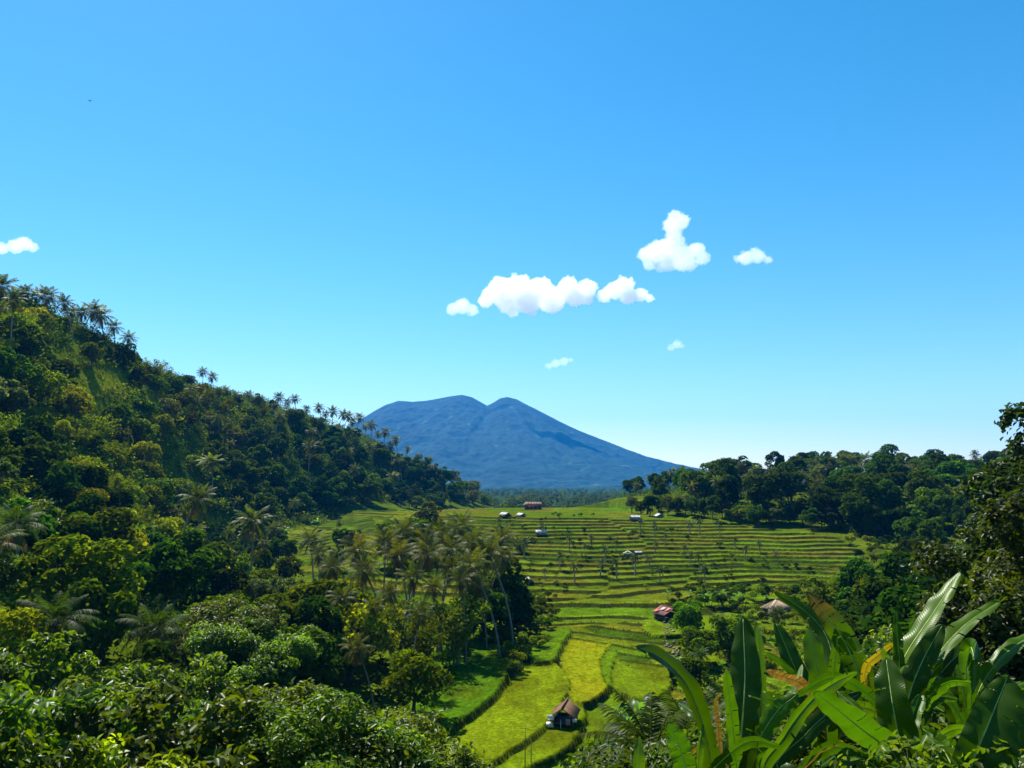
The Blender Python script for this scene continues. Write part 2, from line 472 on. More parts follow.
def ground_mat():
    m, t, N, L = new_mat('crops_and_grass')
    out = N('ShaderNodeOutputMaterial')
    a = N('ShaderNodeAttribute'); a.attribute_name = 'Col'
    tc = N('ShaderNodeTexCoord')
    n1 = N('ShaderNodeTexNoise'); n1.inputs['Scale'].default_value = 2.6; n1.inputs['Detail'].default_value = 6
    L(tc.outputs['Object'], n1.inputs['Vector'])
    mr = N('ShaderNodeMapRange'); mr.inputs[1].default_value = .3; mr.inputs[2].default_value = .7; mr.inputs[3].default_value = .46; mr.inputs[4].default_value = 1.14
    L(n1.outputs['Fac'], mr.inputs[0])
    mx = N('ShaderNodeVectorMath'); mx.operation = 'MULTIPLY'
    L(a.outputs['Color'], mx.inputs[0]); L(mr.outputs[0], mx.inputs[1])
    p = N('ShaderNodeBsdfPrincipled'); p.inputs['Roughness'].default_value = 1; p.inputs['Specular IOR Level'].default_value = 0
    L(mx.outputs[0], p.inputs['Base Color'])
    b = N('ShaderNodeBump'); b.inputs['Strength'].default_value = .55; b.inputs['Distance'].default_value = .18
    L(n1.outputs['Fac'], b.inputs['Height']); L(b.outputs[0], p.inputs['Normal'])
    L(p.outputs[0], out.inputs['Surface'])
    return m
build_ground()

# ------------------------------------------------------------------ the volcano
def build_mountain():
    D = 6000.0
    sil = [(150,520),(250,487),(310,452),(345,430),(371,413),(385,405),(398,401),(412,402),(425,401),(440,398.5),(452,396),(462,395),(472,397.5),(480,402),(487,406),(493,403),(500,398.5),(507,397),(516,399),(527,405),(540,411.5),(560,421),(600,439),(640,455),(672,463.5),(720,473),(800,482),(900,492)]
    sx = np.array([(u - 512) / FPX * D for u, v in sil]); sz = np.array([(HV - v) / FPX * D for u, v in sil])
    xs = np.linspace(-2700, 2900, 620); t = np.concatenate([np.linspace(-1, 0, 280), np.linspace(.02, 1, 40)])
    X, T = np.meshgrid(xs, t)
    Y = D + T * np.where(T < 0, 2300, 1800)
    # crest height at the point up-slope: flanks fan out as on a cone
    spread = 1 + .28 * np.abs(T)
    Xc = (X + 200) / spread - 200
    z0 = np.interp(Xc, sx, sz)
    z0 = np.where(np.abs(T) > .02, z0, np.interp(X, sx, sz))
    fall = (1 - np.abs(T)) ** 1.25
    Z = (z0 + 60) * fall - 60
    ang = np.arctan2(X + 150, (D - Y) + 500)
    gully = np.abs(fbm(ang * 13 + .6 * vnoise(X / 300, Y / 300, 81), np.abs(T) * 2.2, 82, 4) - .5) * 2
    amp = 46 * np.sin(np.pi * np.clip(np.abs(T) * 1.1, 0, 1)) ** .8
    Z += (gully - .5) * amp
    Z += (fbm(X / 90, Y / 90, 83, 5) - .5) * 44 * np.clip(np.abs(T) * 10, 0.12, 1)
    # spur added, running down to the front from the eastern summit; shaped to darken its far side
    a, b = np.array([-80., -40.]), np.array([820., -1300.])
    px, py = X - a[0], (Y - D) - a[1]
    e = b - a; L_ = np.hypot(*e); e = e / L_
    s = px * e[0] + py * e[1]; d = px * (-e[1]) + py * e[0]      # d > 0: uphill, to the east
    k = sstep(120, 420, s) * sstep(L_ + 200, L_ - 400, s)
    Z += k * (30 * np.exp(-(np.minimum(d, 0) / 420) ** 2) * (d <= 0) + (d > 0) * (30 - 70 * sstep(0, 170, d) + 40 * sstep(200, 700, d)))
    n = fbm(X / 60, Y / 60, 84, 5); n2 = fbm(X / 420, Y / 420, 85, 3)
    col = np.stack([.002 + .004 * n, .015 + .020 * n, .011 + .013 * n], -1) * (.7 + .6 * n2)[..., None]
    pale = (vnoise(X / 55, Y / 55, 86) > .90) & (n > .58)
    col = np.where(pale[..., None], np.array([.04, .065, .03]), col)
    nr, nc = X.shape
    i = np.arange(nr - 1)[:, None] * nc; j = np.arange(nc - 1)[None]
    q = np.stack([i + j, i + j + 1, i + nc + j + 1, i + nc + j], -1).reshape(-1, 4)
    me = mk_mesh('mountain', np.stack([X, Y, Z], -1).reshape(-1, 3), q, col.reshape(-1, 3), smooth=True)
    m = attr_mat('forested_slopes', .95, .03, .62, 0, .1, 8)
    tag(obj('mountain', me, m), 'blue twin-peaked volcano covered in forest beyond the valley', 'mountain', kind='structure')
build_mountain()

# ------------------------------------------------------------------ haze
def build_haze():
    b = MB(); b.box((0, 3700, 335), (16000, 9600, 740))
    o = b.build('haze', None)
    m, t, N, L = new_mat('thin_air')
    out = N('ShaderNodeOutputMaterial')
    v = N('ShaderNodeVolumePrincipled')
    v.inputs['Color'].default_value = (.015, .34, 1.0, 1)
    v.inputs['Density'].default_value = 0.7e-4
    v.inputs['Anisotropy'].default_value = .1
    L(v.outputs[0], out.inputs['Volume'])
    o.data.materials.append(m)
    tag(o, 'thin blue haze filling the valley air', 'haze', kind='stuff')
build_haze()

# ------------------------------------------------------------------ clouds
def cloud_mat(dens):
    m, t, N, L = new_mat('cloud_vapour')
    out = N('ShaderNodeOutputMaterial')
    v = N('ShaderNodeVolumePrincipled')
    v.inputs['Color'].default_value = (.998, .998, .998, 1)
    v.inputs['Density'].default_value = dens
    v.inputs['Anisotropy'].default_value = .35
    L(v.outputs[0], out.inputs['Volume'])
    return m
M_cloud, M_cloud_thick = cloud_mat(.0075), cloud_mat(.016)
def build_cloud(puffs, label, seed, vox=5.5, D=6300.0):
    """puffs: (u, v, radius in picture rows) of the heaped-up parts, 6.3 km ahead."""
    rng = np.random.default_rng(seed)
    ps = [(np.array(at(u, v, D)), r * D / FPX) for u, v, r in puffs]
    cen = np.mean([p for p, _ in ps], 0)
    sph = []
    for p, r in ps:
        p = p - cen; p[1] += rng.normal(0, .25) * r
        sph.append((p, r * .98))
        for _ in range(44):
            d = rng.normal(size=3); d /= np.linalg.norm(d)
            if d[2] < -.25: d[2] *= -.6
            rr = r * rng.uniform(.10, .34)
            sph.append((p + d * r * rng.uniform(.68, 1.02) * np.array([1, 1, .92]), rr))
    bm_v, bm_f, n = [], [], 0
    import bmesh
    b0 = bmesh.new(); bmesh.ops.create_icosphere(b0, subdivisions=3, radius=1.0)
    iv = np.array([v.co for v in b0.verts]); itri = np.array([[q.index for q in f.verts] for f in b0.faces]); b0.free()
    for p, r in sph:
        bm_v.append(iv * r * np.array([1, 1, .94]) + p); bm_f.append(itri + n); n += len(iv)
    me = mk_mesh('cloud', np.vstack(bm_v), np.vstack(bm_f))
    o = bpy.data.objects.new('cloud', me); C.objects.link(o)
    o.location = cen
    r = o.modifiers.new('r', 'REMESH'); r.mode = 'VOXEL'; r.voxel_size = vox
    tx = bpy.data.textures.new('billows', 'CLOUDS'); tx.noise_scale = 20; tx.noise_depth = 4
    dm = o.modifiers.new('d', 'DISPLACE'); dm.texture = tx; dm.strength = 46; dm.mid_level = .55; dm.texture_coords = 'LOCAL'
    dg = bpy.context.evaluated_depsgraph_get()
    me2 = bpy.data.meshes.new_from_object(o.evaluated_get(dg))
    o.modifiers.clear(); o.data = me2; me2.name = 'cloud'
    bpy.data.meshes.remove(me)
    me2.materials.clear(); me2.materials.append(M_cloud_thick if D < 6000 else M_cloud)
    tag(o, label, 'cloud', 'small white clouds in the blue sky')
build_cloud([(486,301,8),(492,295,10),(503,290,13),(507,303,12),(520,288,14),(528,301,15),(541,289,13),(552,299,15),(568,287,11),(575,297,12),(588,288,10),(587,298,8),(513,311,7),(532,312,6)], 'largest white cloud, long and flat, above the volcano', 1, D=5850.0)
build_cloud([(604,296,8),(614,292,10),(624,286,11),(628,296,10),(640,296,8),(650,298,5)], 'white peaked cloud touching the end of the largest cloud', 2, D=5850.0)
build_cloud([(452,309,7),(462,307,9),(472,311,7)], 'small round cloud just before the left end of the largest cloud', 3, 9)
build_cloud([(646,255,9),(658,250,12),(650,264,8),(668,262,12),(684,260,12),(697,250,9),(703,258,8),(690,265,8),(676,241,9),(671,226,9),(674,233,9),(668,246,10),(680,252,11),(680,222,10),(675,216,7),(660,268,6)], 'white cloud with a tower on top, highest of all', 4)
build_cloud([(738,259,5),(748,257,8),(758,256,8),(768,260,5),(755,251,5)], 'small white cloud alone beside the towered cloud', 5, 9)
build_cloud([(549,366,4),(556,364,5),(564,362,5),(571,360,3)], 'tiny thin cloud right above the twin summits', 6, 7)
build_cloud([(671,348,4),(677,345,5),(682,346,3)], 'tiny round cloud below the peaked cloud', 7, 7)
build_cloud([(-8,252,7),(4,250,7),(15,247,8),(24,244,8),(32,247,6)], 'white cloud over the palms of the left ridge', 8, 9)

# heights looked up when planting
_GX, _GY = np.arange(-250, 321, 1.0), np.arange(-25, 660, 1.0)
_GH = None
def ground_at(x, y):
    global _GH
    if not (-249 < x < 319 and -24 < y < 658): return float(terrain([x], [y])[0])
    if _GH is None:
        gx, gy = np.meshgrid(_GX, _GY); _GH = terrain(gx.ravel(), gy.ravel()).reshape(gx.shape)
    i, j = int(y + 25), int(x + 250)
    fy, fx = y + 25 - i, x + 250 - j
    return float((_GH[i, j] * (1 - fx) + _GH[i, j + 1] * fx) * (1 - fy) + (_GH[i + 1, j] * (1 - fx) + _GH[i + 1, j + 1] * fx) * fy)

def hit(u, v, y0=60.0, y1=620.0):
    """Where the line of sight through (u, v) meets the ground."""
    y = y0
    while y < y1:
        p = at(u, v, y)
        if p.z < ground_at(p.x, y): break
        y *= 1.004
    p = at(u, v, y)
    return p.x, y, ground_at(p.x, y)
# ------------------------------------------------------------------ plants: meshes shared by the copies
def frame_from(n, rng):
    """Random tangents perpendicular to normals n."""
    r = rng.normal(size=n.shape)
    a = np.cross(n, r); a /= np.linalg.norm(a, axis=1)[:, None] + 1e-9
    return a, np.cross(n, a)

def leaf_cards(P, Nrm, L, W, rng, fold=False, droop=.0):
    """Leaf blades at P lying across Nrm. fold: two faces bent at the midrib, else one pointed blade."""
    n = len(P)
    a, b = frame_from(Nrm, rng)
    if droop:
        a = a + np.array([0, 0, -droop]); a /= np.linalg.norm(a, axis=1)[:, None]
        b = np.cross(Nrm, a); b /= np.linalg.norm(b, axis=1)[:, None] + 1e-9
    L = np.broadcast_to(L, (n,))[:, None]; W = np.broadcast_to(W, (n,))[:, None]
    if not fold:
        v = np.stack([P - a * L * .5, P + b * W * .5 + a * L * .05, P + a * L * .5, P - b * W * .5 + a * L * .05], 1)
        q = np.arange(n)[:, None] * 4 + np.arange(4)[None]
        return v.reshape(-1, 3), q, 4
    k = Nrm * W * .22
    v = np.stack([P - a * L * .5, P + b * W * .5 - a * L * .08 + k, P + b * W * .32 + a * L * .25 + k * .8, P + a * L * .5 - k * .6,
                  P - b * W * .32 + a * L * .25 + k * .8, P - b * W * .5 - a * L * .08 + k], 1)
    i = np.arange(n)[:, None] * 6
    q = np.concatenate([i + np.array([[0, 1, 2, 3]]), i + np.array([[0, 3, 4, 5]])])
    return v.reshape(-1, 3), q, 6

def crown_points(rng, R3, nl, n, lobe=(.34, .55), fill=.25, low=-.35, uneven=.25):
    """Points and outward directions on a heap of uneven lobes inside an ellipsoid of radii R3."""
    R3 = np.array(R3, float)
    cs, rs = [], []
    for _ in range(nl):
        d = rng.normal(size=3); d[2] = abs(d[2]) * 1.0 + low * rng.uniform(0, 1.6)
        d /= np.linalg.norm(d)
        k = rng.uniform(.40, .92) * (1 + rng.normal(0, uneven * .4))
        k = min(k, .86); cs.append(d * R3 * k); rs.append(rng.uniform(lobe[0] * .75, lobe[1]) * R3.mean() * (1.15 - .4 * k))
    cs, rs = np.array(cs), np.array(rs)
    wgt = rs ** 2 / (rs ** 2).sum()
    P, D, K = [], [], []
    got = 0
    while got < n:
        m = n
        k = rng.choice(nl, m, p=wgt)
        d = rng.normal(size=(m, 3)); d /= np.linalg.norm(d, axis=1)[:, None]
        d[:, 2] = np.where((d[:, 2] < -.2) & (rng.random(m) < .7), -d[:, 2], d[:, 2])
        rad = rs[k] * np.where(rng.random(m) < fill, rng.uniform(.35, .85, m), rng.uniform(.85, 1.12, m))
        p = cs[k] + d * rad[:, None] * np.array([1, 1, .8])
        dist = np.linalg.norm((p[:, None] - cs[None]) / np.array([1, 1, .8]), axis=2) / rs[None]
        ok = (dist < .72).sum(1) <= (rng.random(m) < .12)
        P.append(p[ok]); D.append(d[ok]); K.append(k[ok]); got += ok.sum()
    P, D, K = np.vstack(P)[:n], np.vstack(D)[:n], np.concatenate(K)[:n]
    return P, D, K, cs, rs

def broadleaf(seed, R3=(4, 4, 3.4), trunk_h=5.0, nl=16, n=2600, L=.62, W=.42, col=(.05, .095, 0.006), var=.4, tip=(1.5, 1.35, 1.0),
              fold=False, droop=.15, fill=.2, lobe=(.32, .5), low=-.35, tr=.22, clump=None):
    """(trunk mesh, crown mesh) with the foot of the trunk at the origin."""
    rng = np.random.default_rng(seed)
    P, D, K, cs, rs = crown_points(rng, R3, nl, n, lobe, fill, low)
    if clump:                                   # several blades from one twig end
        P = np.repeat(P, clump, 0) + rng.normal(0, L * .45, (n * clump, 3)); D = np.repeat(D, clump, 0); K = np.repeat(K, clump)
        n = n * clump
    nrm = D * .55 + np.array([0, 0, .55]) + rng.normal(0, .42, (n, 3)); nrm /= np.linalg.norm(nrm, axis=1)[:, None]
    sz = rng.uniform(.65, 1.25, n)
    v, q, k = leaf_cards(P, nrm, L * sz, W * sz, rng, fold, droop)
    c = np.array(col)[None] * (1 + var * rng.uniform(-1, 1, (n, 1)))
    lobe_t = rng.uniform(.72, 1.3, nl)[K][:, None]
    c = c * lobe_t
    young = (rng.random(n) < .16)[:, None]
    c = np.where(young, c * np.array(tip), c)
    c = np.repeat(np.clip(c, .004, .5), k, 0)
    zc = trunk_h + R3[2] * .62
    v = v + np.array([0, 0, zc])
    cm = mk_mesh('crown', v, q, c)
    b = MB()
    bk = np.array([.085, .07, .05])
    top = np.array([rng.normal(0, .2), rng.normal(0, .2), trunk_h * 1.05])
    mid = np.array([rng.normal(0, .15), rng.normal(0, .15), trunk_h * .5])
    b.tube([(0, 0, -1.2), (0, 0, .2), mid, top], [tr * 1.5, tr * 1.25, tr, tr * .8], 8, bk)
    for i in range(min(nl, 14)):
        e = cs[i] + np.array([0, 0, zc])
        m_ = top * .5 + e * .5 + np.array([0, 0, -.25 * rs[i]])
        b.tube([top - (0, 0, .3 + .1 * i * .3), m_, e], [tr * .5, tr * .3, tr * .08], 5, bk, cap=False)
        for _ in range(2):
            d = rng.normal(size=3); d /= np.linalg.norm(d)
            b.tube([m_, e + d * rs[i] * .8], [tr * .22, tr * .05], 4, bk, cap=False)
    return b.mesh('trunk', True), cm

def bare_tree(seed, h=9.0, spread=3.4, nb=9):
    rng = np.random.default_rng(seed)
    b = MB(); bk = np.array([.20, .16, .13]); P = []
    b.tube([(0, 0, -1), (.1, 0, h * .3), (.2, .1, h * .6)], [.2, .15, .09], 6, bk)
    for i in range(nb):
        t = rng.uniform(.35, .6); a = rng.uniform(0, 6.28); r = spread * rng.uniform(.5, 1)
        s = np.array([.15, .05, h * t]); e = np.array([r * math.cos(a), r * math.sin(a), h * rng.uniform(.75, 1.0)])
        m = (s + e) / 2 + (0, 0, .3)
        b.tube([s, m, e], [.07, .045, .015], 4, bk, cap=False)
        for _ in range(7):
            q = m + (e - m) * rng.uniform(0, 1); d = rng.normal(size=3) * .8; d[2] = abs(d[2])
            b.tube([q, q + d * .6, q + d], [.025, .016, .008], 3, bk, cap=False); P.append(q + d); P.append(q + d * .7)
    P = np.array(P); P = np.vstack([P + rng.normal(0, .18, P.shape) for _ in range(5)])
    nrm = rng.normal(size=P.shape) + (0, 0, .5); nrm /= np.linalg.norm(nrm, axis=1)[:, None]
    v, q, k = leaf_cards(P, nrm, .34, .2, rng)
    c = np.repeat(np.array([.07, .075, .03]) * rng.uniform(.6, 1.4, (len(P), 1)), k, 0)
    return b.mesh('trunk', True), mk_mesh('crown', v, q, c)

def bamboo(seed, h=9.0, nc=16, col=(.115, .16, 0.006), nleaf=120, L=.6, W=.2):
    rng = np.random.default_rng(seed)
    b = MB(); P, D = [], []
    for _ in range(nc):
        a = rng.uniform(0, 6.28); lean = rng.uniform(.1, .5) * h; hh = h * rng.uniform(.7, 1.0)
        t = np.linspace(0, 1, 8)
        r0 = rng.uniform(0, .7)
        x = r0 * np.cos(a) + lean * t ** 2.2 * np.cos(a); y = r0 * np.sin(a) + lean * t ** 2.2 * np.sin(a)
        z = hh * (t - .22 * t ** 3.2) - .4 * (1 - t)
        p = np.stack([x, y, z], 1)
        b.tube(p, np.linspace(.06, .012, 8), 4, (.16, .17, .05), cap=False)
        tt = rng.uniform(.28, 1, nleaf) ** .8
        q = np.stack([np.interp(tt, t, p[:, i]) for i in range(3)], 1)
        q = q + rng.normal(0, .42, q.shape) * (1.15 - .5 * tt)[:, None]
        P.append(q); D.append(np.tile([math.cos(a), math.sin(a), .3], (nleaf, 1)))
    P, D = np.vstack(P), np.vstack(D); n = len(P)
    nrm = D * .3 + np.array([0, 0, .7]) + rng.normal(0, .45, (n, 3)); nrm /= np.linalg.norm(nrm, axis=1)[:, None]
    v, q, k = leaf_cards(P, nrm, L * rng.uniform(.7, 1.3, n), W, rng, False, .5)
    c = np.repeat(np.array(col)[None] * rng.uniform(.6, 1.4, (n, 1)), k, 0)
    return b.mesh('stems', True), mk_mesh('crown', v, q, c)

def palm(seed, h=11.0, fl=3.9, nf=24, nl=20, lean=1.2, lw=.11, col=(.060, .088, 0.006), dead=3, nuts=True, yellow=.12, up=1.35):
    """Coconut palm: (trunk, crown, dead fronds, nuts)."""
    rng = np.random.default_rng(seed)
    a0 = rng.uniform(0, 6.28)
    t = np.linspace(0, 1, 9)
    tx, ty = lean * np.cos(a0) * t ** 1.8, lean * np.sin(a0) * t ** 1.8
    tp = np.stack([tx, ty, h * t - .8 * (1 - t)], 1)
    b = MB(); b.tube(tp, np.interp(t, [0, .08, 1], [.26, .17, .11]), 7, (.22, .195, .16))
    trunk = b.mesh('trunk', True)
    top = tp[-1]
    def fronds(k, el0, el1, length, color, droop, live=True):
        V, F, Cc, n0 = [], [], [], 0
        for i in range(k):
            az = i * 2.39996 + rng.normal(0, .18)
            f = (i + .5) / k
            el = el0 + (el1 - el0) * f + rng.normal(0, .08)
            Lf = length * rng.uniform(.82, 1.08) * (1 - .18 * (1 - f) if live else 1)
            s = np.linspace(0, 1, 11)
            bend = droop * (.55 + .55 * f)
            ang = el - bend * s ** 1.5
            dr = np.cumsum(np.cos(ang)) / 11 * Lf; dz = np.cumsum(np.sin(ang)) / 11 * Lf
            ca, sa = math.cos(az), math.sin(az)
            p = top + np.stack([dr * ca, dr * sa, dz], 1)
            tan = np.gradient(p, axis=0); tan /= np.linalg.norm(tan, axis=1)[:, None]
            side = np.array([-sa, ca, 0.]); nor = np.cross(tan, side); nor *= np.sign(nor[:, 2:3] + 1e-6)
            cf = np.array(color) * rng.uniform(.68, 1.3)
            if live and rng.random() < yellow: cf = cf * np.array([1.6, 1.3, .9])
            # rachis: flat strip with thickness
            wv = .05 * (1 - .75 * s)[:, None]
            rv = np.concatenate([p + side * wv, p - side * wv, p - nor * wv * 1.2])
            ii = np.arange(10)
            rq = np.concatenate([np.stack([ii, ii + 1, 12 + ii, 11 + ii], 1), np.stack([11 + ii, 12 + ii, 23 + ii, 22 + ii], 1), np.stack([22 + ii, 23 + ii, 1 + ii, ii], 1)])
            V.append(rv); F.append(rq + n0); n0 += len(rv); Cc.append(np.tile(cf * np.array([1.9, 1.5, 1.4]), (len(rv), 1)))
            for sg in (-1, 1):
                u = np.linspace(.13, .99, nl) + rng.normal(0, .012, nl)
                bp = np.stack([np.interp(u, s, p[:, j]) for j in range(3)], 1)
                tg = np.stack([np.interp(u, s, tan[:, j]) for j in range(3)], 1)
                nn = np.stack([np.interp(u, s, nor[:, j]) for j in range(3)], 1)
                ll = Lf * .27 * np.sin(np.pi * np.clip(.16 + .80 * u, 0, 1)) ** .7 * rng.uniform(.8, 1.15, nl)
                fw = .35 + .55 * u + rng.normal(0, .08, nl)
                dn = .22 + .28 * rng.random(nl) + (.5 if not live else 0)
                d = side * sg + tg * fw[:, None] + nn * (-dn)[:, None] * .4 + np.array([0, 0, -1]) * dn[:, None] * .5
                d /= np.linalg.norm(d, axis=1)[:, None]
                mid = bp + d * ll[:, None] * .5
                tip = bp + d * ll[:, None] + np.array([0, 0, -.26]) * ll[:, None] * (1.0 if live else 2)
                wd = tg * lw
                lv = np.stack([bp - wd * .4, mid - wd * .55, tip, mid + wd * .55, bp + wd * .4], 1).reshape(-1, 3)
                li = np.arange(nl)[:, None] * 5
                V.append(lv); F.append(np.concatenate([li + np.array([[0, 1, 3, 4]]), li + np.array([[1, 2, 2, 3]])])[:nl] + n0)
                F.append(('t', li + np.array([[1, 2, 3]]) + n0)); n0 += len(lv)
                Cc.append(np.repeat(cf[None] * rng.uniform(.75, 1.25, (nl, 1)), 5, 0))
        q = np.vstack([f for f in F if not isinstance(f, tuple)]); tr = np.vstack([f[1] for f in F if isinstance(f, tuple)])
        return mk_mesh('fronds', np.vstack(V), [q, tr], np.vstack(Cc))
    crown = fronds(nf, up, -.55, fl, col, 1.15)
    deadm = fronds(dead, -.9, -1.25, fl * .8, (.17, .11, .05), .5, False) if dead else None
    nm = None
    if nuts:
        bb = MB()
        th = np.linspace(0, 2 * np.pi, 6, endpoint=False)
        for _ in range(9):
            a = rng.uniform(0, 6.28); c = top + np.array([.32 * math.cos(a), .32 * math.sin(a), -.25 - .3 * rng.random()])
            bb.tube([c + (0, 0, .15), c + (0, 0, .08), c - (0, 0, .04), c - (0, 0, .15)], [.02, .11, .11, .02], 6, (.16, .15, .03))
        nm = bb.mesh('coconut_bunch', True)
    return trunk, crown, deadm, nm

def shrub(seed, R3=(1.2, 1.2, .9), n=420, L=.32, W=.2, col=(.07, .13, 0.007), fold=False, nl=7, tip=(1.5, 1.3, 1)):
    t, c = broadleaf(seed, R3, .25, nl, n, L, W, col, .4, tip, fold, .2, .3, (.35, .55), -.1, .05)
    return t, c

def banana_small(seed, n=9, L=2.2, W=.55, h=2.0, col=(.075, .17, .02)):
    """Banana plant for the middle distance: (stem, leaf meshes)."""
    rng = np.random.default_rng(seed)
    b = MB(); b.tube([(0, 0, -.4), (0, 0, h * .5), (0, 0, h)], [.14, .11, .06], 7, (.12, .13, .04))
    lv = []
    for i in range(n):
        az = i * 2.4 + rng.normal(0, .2); el = 1.35 - 1.0 * i / n
        s = np.linspace(0, 1, 9); ang = el - (1.0 + .5 * rng.random()) * s ** 1.4
        dr = np.cumsum(np.cos(ang)) / 9 * L; dz = np.cumsum(np.sin(ang)) / 9 * L
        p = np.stack([dr * math.cos(az), dr * math.sin(az), h + dz], 1)
        sd = np.array([-math.sin(az), math.cos(az), 0])
        wd = W * .5 * np.sin(np.pi * np.clip(s * .93 + .05, 0, 1)) ** .6
        v = np.concatenate([p + sd * wd[:, None] + (0, 0, .08) * 1, p, p - sd * wd[:, None] + np.array([0, 0, .08])])
        i9 = np.arange(8)
        q = np.concatenate([np.stack([i9, i9 + 1, i9 + 10, i9 + 9], 1), np.stack([i9 + 9, i9 + 10, i9 + 19, i9 + 18], 1)])
        lv.append(mk_mesh('leaf', v, q, np.tile(np.array(col) * rng.uniform(.7, 1.35), (len(v), 1))))
    return b.mesh('pseudostem', True), lv

class Kind:
    """A kind of plant: its parts' meshes, and what to call it."""
    def __init__(self, name, cat, look, parts, mats, size, hgt, top=(0, 0)):
        self.top = top
        self.name, self.cat, self.look, self.parts, self.mats, self.size, self.hgt = name, cat, look, parts, mats, size, hgt
        self.src = None
PLANTS = []       # (root, look, cat)
def put(kind, x, y, sc=1.0, rz=None, rng=random, z=None, look=None, sxy=1.0, tilt=0):
    if kind.src is None:
        root = empty(kind.name)
        for (nm, me), mt in zip(kind.parts, kind.mats):
            p = obj(nm, me, mt, root)
        kind.src = root
    else:
        root = kind.src.copy(); C.objects.link(root)
        for k in ('label', 'group'):
            if k in root: del root[k]
        for ch in kind.src.children:
            c = ch.copy(); C.objects.link(c); c.parent = root
    root.location = (x, y, ground_at(x, y) if z is None else z)
    root.rotation_euler = (rng.uniform(-tilt, tilt), rng.uniform(-tilt, tilt), rng.uniform(0, 6.28) if rz is None else rz)
    root.scale = (sc * sxy, sc * sxy, sc)
    root['category'] = kind.cat
    PLANTS.append((root, look or kind.look, kind))
    return root

K = {}
def tip_of(me):
    v = max((v.co for v in me.vertices), key=lambda c: c.z)
    return (v[0], v[1])
def bl(key, seeds, look, name='tree', cat='tree', mat=None, **kw):
    K[key] = []
    for s in seeds:
        t, c = broadleaf(s, **kw)
        R3 = kw.get('R3', (4, 4, 3.4))
        K[key].append(Kind(name, cat, look, [('trunk', t), ('crown', c)], [M_bark, mat or M_far], R3[0] * 1.2, kw.get('trunk_h', 5) + R3[2] * 1.45))
# middle and far distance
bl('dark', (1, 2, 3), 'dense dark green tree', R3=(4.6, 4.6, 4.4), trunk_h=2.4, nl=24, n=3000, L=.72, W=.5, col=(.034, .072, 0.005), low=-.8)
bl('mid', (4, 5, 6), 'mid green rounded tree', R3=(4.3, 4.3, 4.0), trunk_h=2.2, nl=22, n=2800, L=.66, W=.46, col=(.070, .125, 0.005), low=-.8)
bl('lime', (7, 8), 'light yellow green tree', R3=(4.0, 4.0, 3.6), trunk_h=2.0, nl=20, n=2700, L=.6, W=.34, col=(.14, .18, 0.005), droop=.5, low=-.8)
bl('grey', (9, 10), 'grey green tree', R3=(4.0, 4.0, 4.2), trunk_h=2.4, nl=18, n=2400, L=.64, W=.4, col=(.075, .10, .042), fill=.35, low=-.7)
bl('brown', (11, 12), 'brownish dry tree', R3=(4.0, 4.0, 3.4), trunk_h=2.4, nl=19, n=2000, L=.54, W=.3, col=(.072, .08, 0.008), fill=.4, low=-.6)
bl('tall', (13, 14), 'tall narrow dark tree', 'tall_tree', R3=(2.9, 2.9, 5.4), trunk_h=3.6, nl=20, n=2500, L=.68, W=.46, col=(.034, .068, 0.006), low=-1.0)
bl('silver', (15,), 'blue grey leaved tree', R3=(4.8, 4.8, 3.8), trunk_h=2.4, nl=20, n=2600, L=.64, W=.46, col=(.10, .135, .105), fill=.35, low=-.5)
K['bamboo'] = []
for s in (21, 22):
    t, c = bamboo(s)
    K['bamboo'].append(Kind('bamboo_clump', 'bamboo', 'arching yellow green bamboo clump', [('stems', t), ('crown', c)], [M_bark, M_far], 4.5, 8))
K['bare'] = [Kind('bare_tree', 'tree', 'thin almost leafless tree', [('trunk', t), ('crown', c)], [M_bark, M_leaf], 3.4, 9) for t, c in (bare_tree(25), bare_tree(26))]
K['palm'] = []
for s, h, ln in ((31, 11, 1.2), (32, 13, 2.0), (33, 9, .8), (34, 12, 3.2)):
    t, c, d, n = palm(s, h, lean=ln, lw=.14, nl=17, nuts=False)
    K['palm'].append(Kind('coconut_palm', 'palm', 'coconut palm', [('trunk', t), ('crown', c), ('dead_fronds', d)], [M_bark, M_palm, M_palm], 4, h + 2.9, tip_of(t)))
K['palm_near'] = []
for s, h, ln in ((41, 14, 2.6), (42, 16, 4.6), (43, 12.5, 3.8), (44, 15, 1.8)):
    t, c, d, n = palm(s, h, lean=ln, nl=38, lw=.055, nf=26, dead=5, col=(.065, .085, 0.006), yellow=.25)
    K['palm_near'].append(Kind('coconut_palm', 'palm', 'coconut palm', [('trunk', t), ('crown', c), ('dead_fronds', d), ('coconut_bunch', n)], [M_bark, M_palm, M_palm, M_solid], 4, h + 1.3, tip_of(t)))
K['palm_low'] = []
for s, h, ln in ((45, 6.5, .8), (46, 7.5, 1.4)):
    t, c, d, n = palm(s, h, lean=ln, nl=38, lw=.055, nf=26, dead=4, col=(.044, .080, .004), yellow=.15)
    K['palm_low'].append(Kind('coconut_palm', 'palm', 'coconut palm', [('trunk', t), ('crown', c), ('dead_fronds', d), ('coconut_bunch', n)], [M_bark, M_palm, M_palm, M_solid], 4, h + 2.0, tip_of(t)))
K['small_palm'] = []
for s, h in ((51, 2.6), (52, 3.6)):
    t, c, d, n = palm(s, h, fl=1.7, nf=14, nl=9, lean=.3, lw=.14, dead=0, nuts=False, col=(.035, .06, 0.006), up=1.5)
    K['small_palm'].append(Kind('young_palm', 'palm', 'young palm', [('trunk', t), ('crown', c)], [M_bark, M_palm], 1.7, h + 1))
K['shrub'] = []
